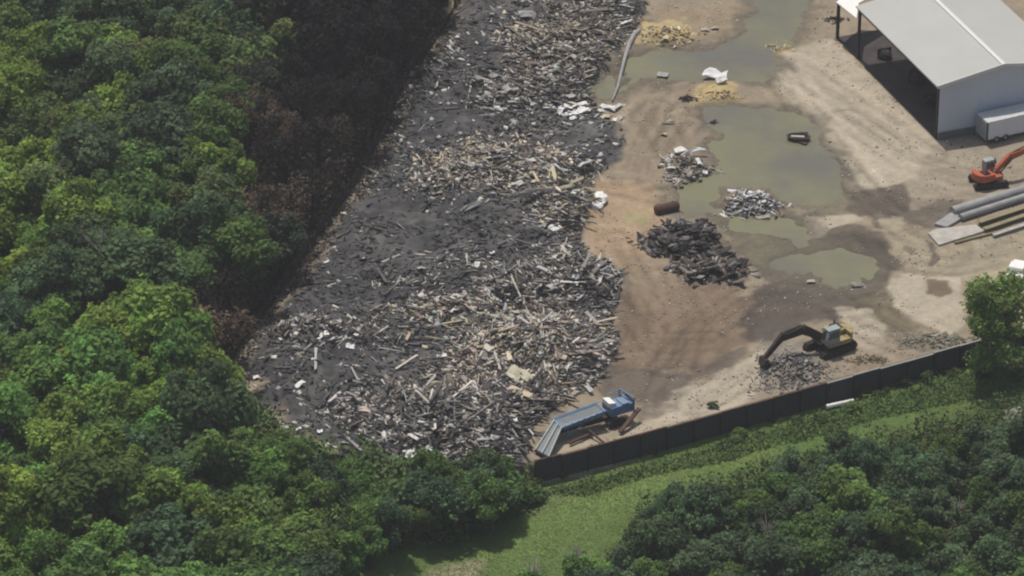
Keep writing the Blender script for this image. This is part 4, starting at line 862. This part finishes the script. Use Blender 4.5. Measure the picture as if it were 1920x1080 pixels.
# ------------------------------------------------------------------ charred fence on the woodland side
fl = [(985,878),(900,890),(760,895),(620,872),(520,826),(440,740),(427,690),(460,640),(530,545),(610,430),(690,310),(725,225),(780,125),(840,35),(900,-60)]
fw = WP(fl); e = empty('boundary_fence', (fw[5][0], fw[5][1], 0), 0, label='charred board fence curving between the debris yard and the woodland', cat='fence'); ox, oy = fw[5]
for (ax, ay), (bx, by) in zip(fw, fw[1:]):
    Ls = math.hypot(bx-ax, by-ay); nseg = max(1, round(Ls/3.2)); an = math.atan2(by-ay, bx-ax)
    for i in range(nseg):
        f0, f1 = i/nseg, (i+1)/nseg; x0, y0 = ax+(bx-ax)*f0, ay+(by-ay)*f0; x1, y1 = ax+(bx-ax)*f1, ay+(by-ay)*f1; z0 = float(hz(x0, y0))
        t = MB(); nb = 9; hh = random.uniform(1.5, 2.1)
        for q in range(nb):
            if random.random() < .08: continue
            f = (q+.5)/nb; t.box((x0+(x1-x0)*f-ox, y0+(y1-y0)*f-oy, z0-.3+hh*.5), (Ls/nseg/nb*.92, .05, hh+random.uniform(-.2,.2)+.3), an, random.uniform(-.03,.03))
        t.build('fence_panel', M['char'], e); MB().box((x0-ox,y0-oy,z0+.9),(.14,.14,2.3),an).build('fence_post', M['charbark'], e)
# ------------------------------------------------------------------ long pipes and beams at the right edge
BE = [((1785,404),(2000,338),.55,'pipe','greypipe','pale grey large pipe farthest back in the stack at the right edge',.5),((1800,414),(2000,350),.42,'pipe','greypipe','grey pipe second from the back in the stack at the right edge',.42),
 ((1835,424),(2000,370),.34,'beam','tanpipe','olive beam in the middle of the stack at the right edge',.3),((1845,436),(2000,383),.30,'beam','tanpipe','tan beam nearest but one in the stack at the right edge',.25),
 ((1862,446),(2000,400),.24,'beam','concrete','thin pale beam at the front of the stack at the right edge',.2),((1790,458),(1890,432),.16,'pole','tanpipe','dark olive pole lying apart before the stacked pipes',.15)]
for a, b, r_, kd, mt, lb, zz in BE:
    p, q = on(*a, zz), on(*b, zz); p.z = q.z = zz
    if kd == 'beam':
        t = MB(); d = (q-p).normalized(); t.bar(p+Vector((0,0,r_*.8)), q+Vector((0,0,r_*.8)), r_*2, .08); t.bar(p, q, .08, r_*1.6); t.bar(p-Vector((0,0,r_*.7)), q-Vector((0,0,r_*.7)), r_*2, .08)
    else:
        t = MB(); t.tube([p, p.lerp(q, .5), q], r_, 14, cap=False); t.tube([p, q], r_*.85, 14)
    tag(t.build('steel_'+kd, M[mt]), lb, kd)
t = MB(); t.flat(WP([(1740,440),(1755,432),(1830,424),(1845,436),(1760,462)]), .0, .22); tag(t.build('concrete_slab', M['concrete']), 'flat pale concrete slab at the left end of the stacked pipes', 'slab')
t = MB(); t.flat(WP([(1752,424),(1785,402),(1805,412),(1775,430)]), .02, .35); tag(t.build('steel_plate', M['greypipe']), 'grey steel plate under the left end of the large grey pipe', 'plate')
# ------------------------------------------------------------------ truck at the right edge
g = on(1906, 522); e = empty('pickup_truck', g, R(70), label='white vehicle with dark wheels half out of the picture at the right edge', cat='truck')
MB().prism([(-2.5,.5),(2.4,.5),(2.45,1.0),(1.3,1.15),(-2.5,1.1)], -.95, .95).build('body', M['white'], e, .06)
cb = MB().prism([(-.9,1.12),(1.25,1.15),(.7,1.75),(-.7,1.75)], -.85, .85).build('cab', M['white'], e, .05); MB().prism([(-.75,1.2),(1.05,1.2),(.62,1.66),(-.62,1.66)], -.865, .865).build('windows', M['glass'], cb)
for q in (-1.6, 1.5):
    for s_ in (-.95, .95):
        wh = MB().tube([(q,s_-.12,.4),(q,s_+.12,.4)], .4, 12).build('wheel', M['black'], e); MB().tube([(q,s_-.14,.4),(q,s_+.14,.4)], .2, 8).build('rim', M['greyp'], wh)
heap('scrap_heap', 1893, 520, 1.4, 1.0, 60, [(.04,.035,.035),(.25,.2,.18),(.1,.08,.07)], .8, 'dark scrap lying left of the white vehicle at the right edge', hz_=.5)
# ------------------------------------------------------------------ pale rocks and dead branches in the lower right wood
for i, (px_, py_, s_) in enumerate([(1270,962,1.0),(1440,955,1.1),(1000,1045,1.3),(1080,1010,1.0),(1160,998,.6),(1650,860,1.2),(1912,760,1.4),(1800,920,.9)]):
    g = G(px_, py_, 4.5)
    if i in (5, 6): g = G(px_, py_)
    e = empty('dead_branches' if i not in (6,) else 'pale_rock', (g[0], g[1], float(hz(*g))), i, label=['bare pale dead shrub at the top left of the bottom right wood','bare pale dead shrub in the centre of the bottom right wood','wide pale dead shrub by the dirt patch at the bottom','pale dead shrub above the wide one at the bottom','tiny pale dead shrub on the grass strip','bare greyish shrub at the upper edge of the right wood','pale rock block at the right edge below the wall','bare dead shrub in the dark right wood'][i], cat='rock' if i == 6 else 'dead shrub')
    if i == 6: t = MB(); blob(t, (0,0,.8), (1.6,1.2,1.1), 9, sq=.15); t.build('stone', M['rock'], e)
    else:
        t = MB(); r = random.Random(i)
        for q in range(26):
            a = r.uniform(0, 6.28); b = r.uniform(.2, 1.1); L_ = r.uniform(1.2, 2.2)*s_; zb = 4.0 if i != 5 else 0
            d = Vector((math.cos(a)*math.sin(b), math.sin(a)*math.sin(b), math.cos(b))); p0 = Vector((0,0,zb)); t.tube([p0, p0+d*L_*.5+Vector((0,0,.1)), p0+d*L_], [.06,.05,.02], 4, cap=False)
        if i != 5: t.tube([(0,0,0),(0.1,0,2),(0,0,4.1)], [.16,.12,.08], 6)
        t.build('branches', M['deadwood'], e)

# ------------------------------------------------------------------ haze
t = MB(); t.box((0, -150, 150), (1600, 1400, 310)); hzo = t.build('haze', None)
hm = bpy.data.materials.new('haze'); hm.use_nodes = True; n = hm.node_tree.nodes; n.remove(n['Principled BSDF'])
pv = n.new('ShaderNodeVolumePrincipled'); pv.inputs['Color'].default_value = (.90,.91,.92,1); pv.inputs['Density'].default_value = .00017; pv.inputs['Anisotropy'].default_value = .2
hm.node_tree.links.new(pv.outputs[0], n['Material Output'].inputs['Volume']); hzo.data.materials.append(hm); tag(hzo, 'thin pale summer haze over the whole site', 'haze', None, 'stuff')
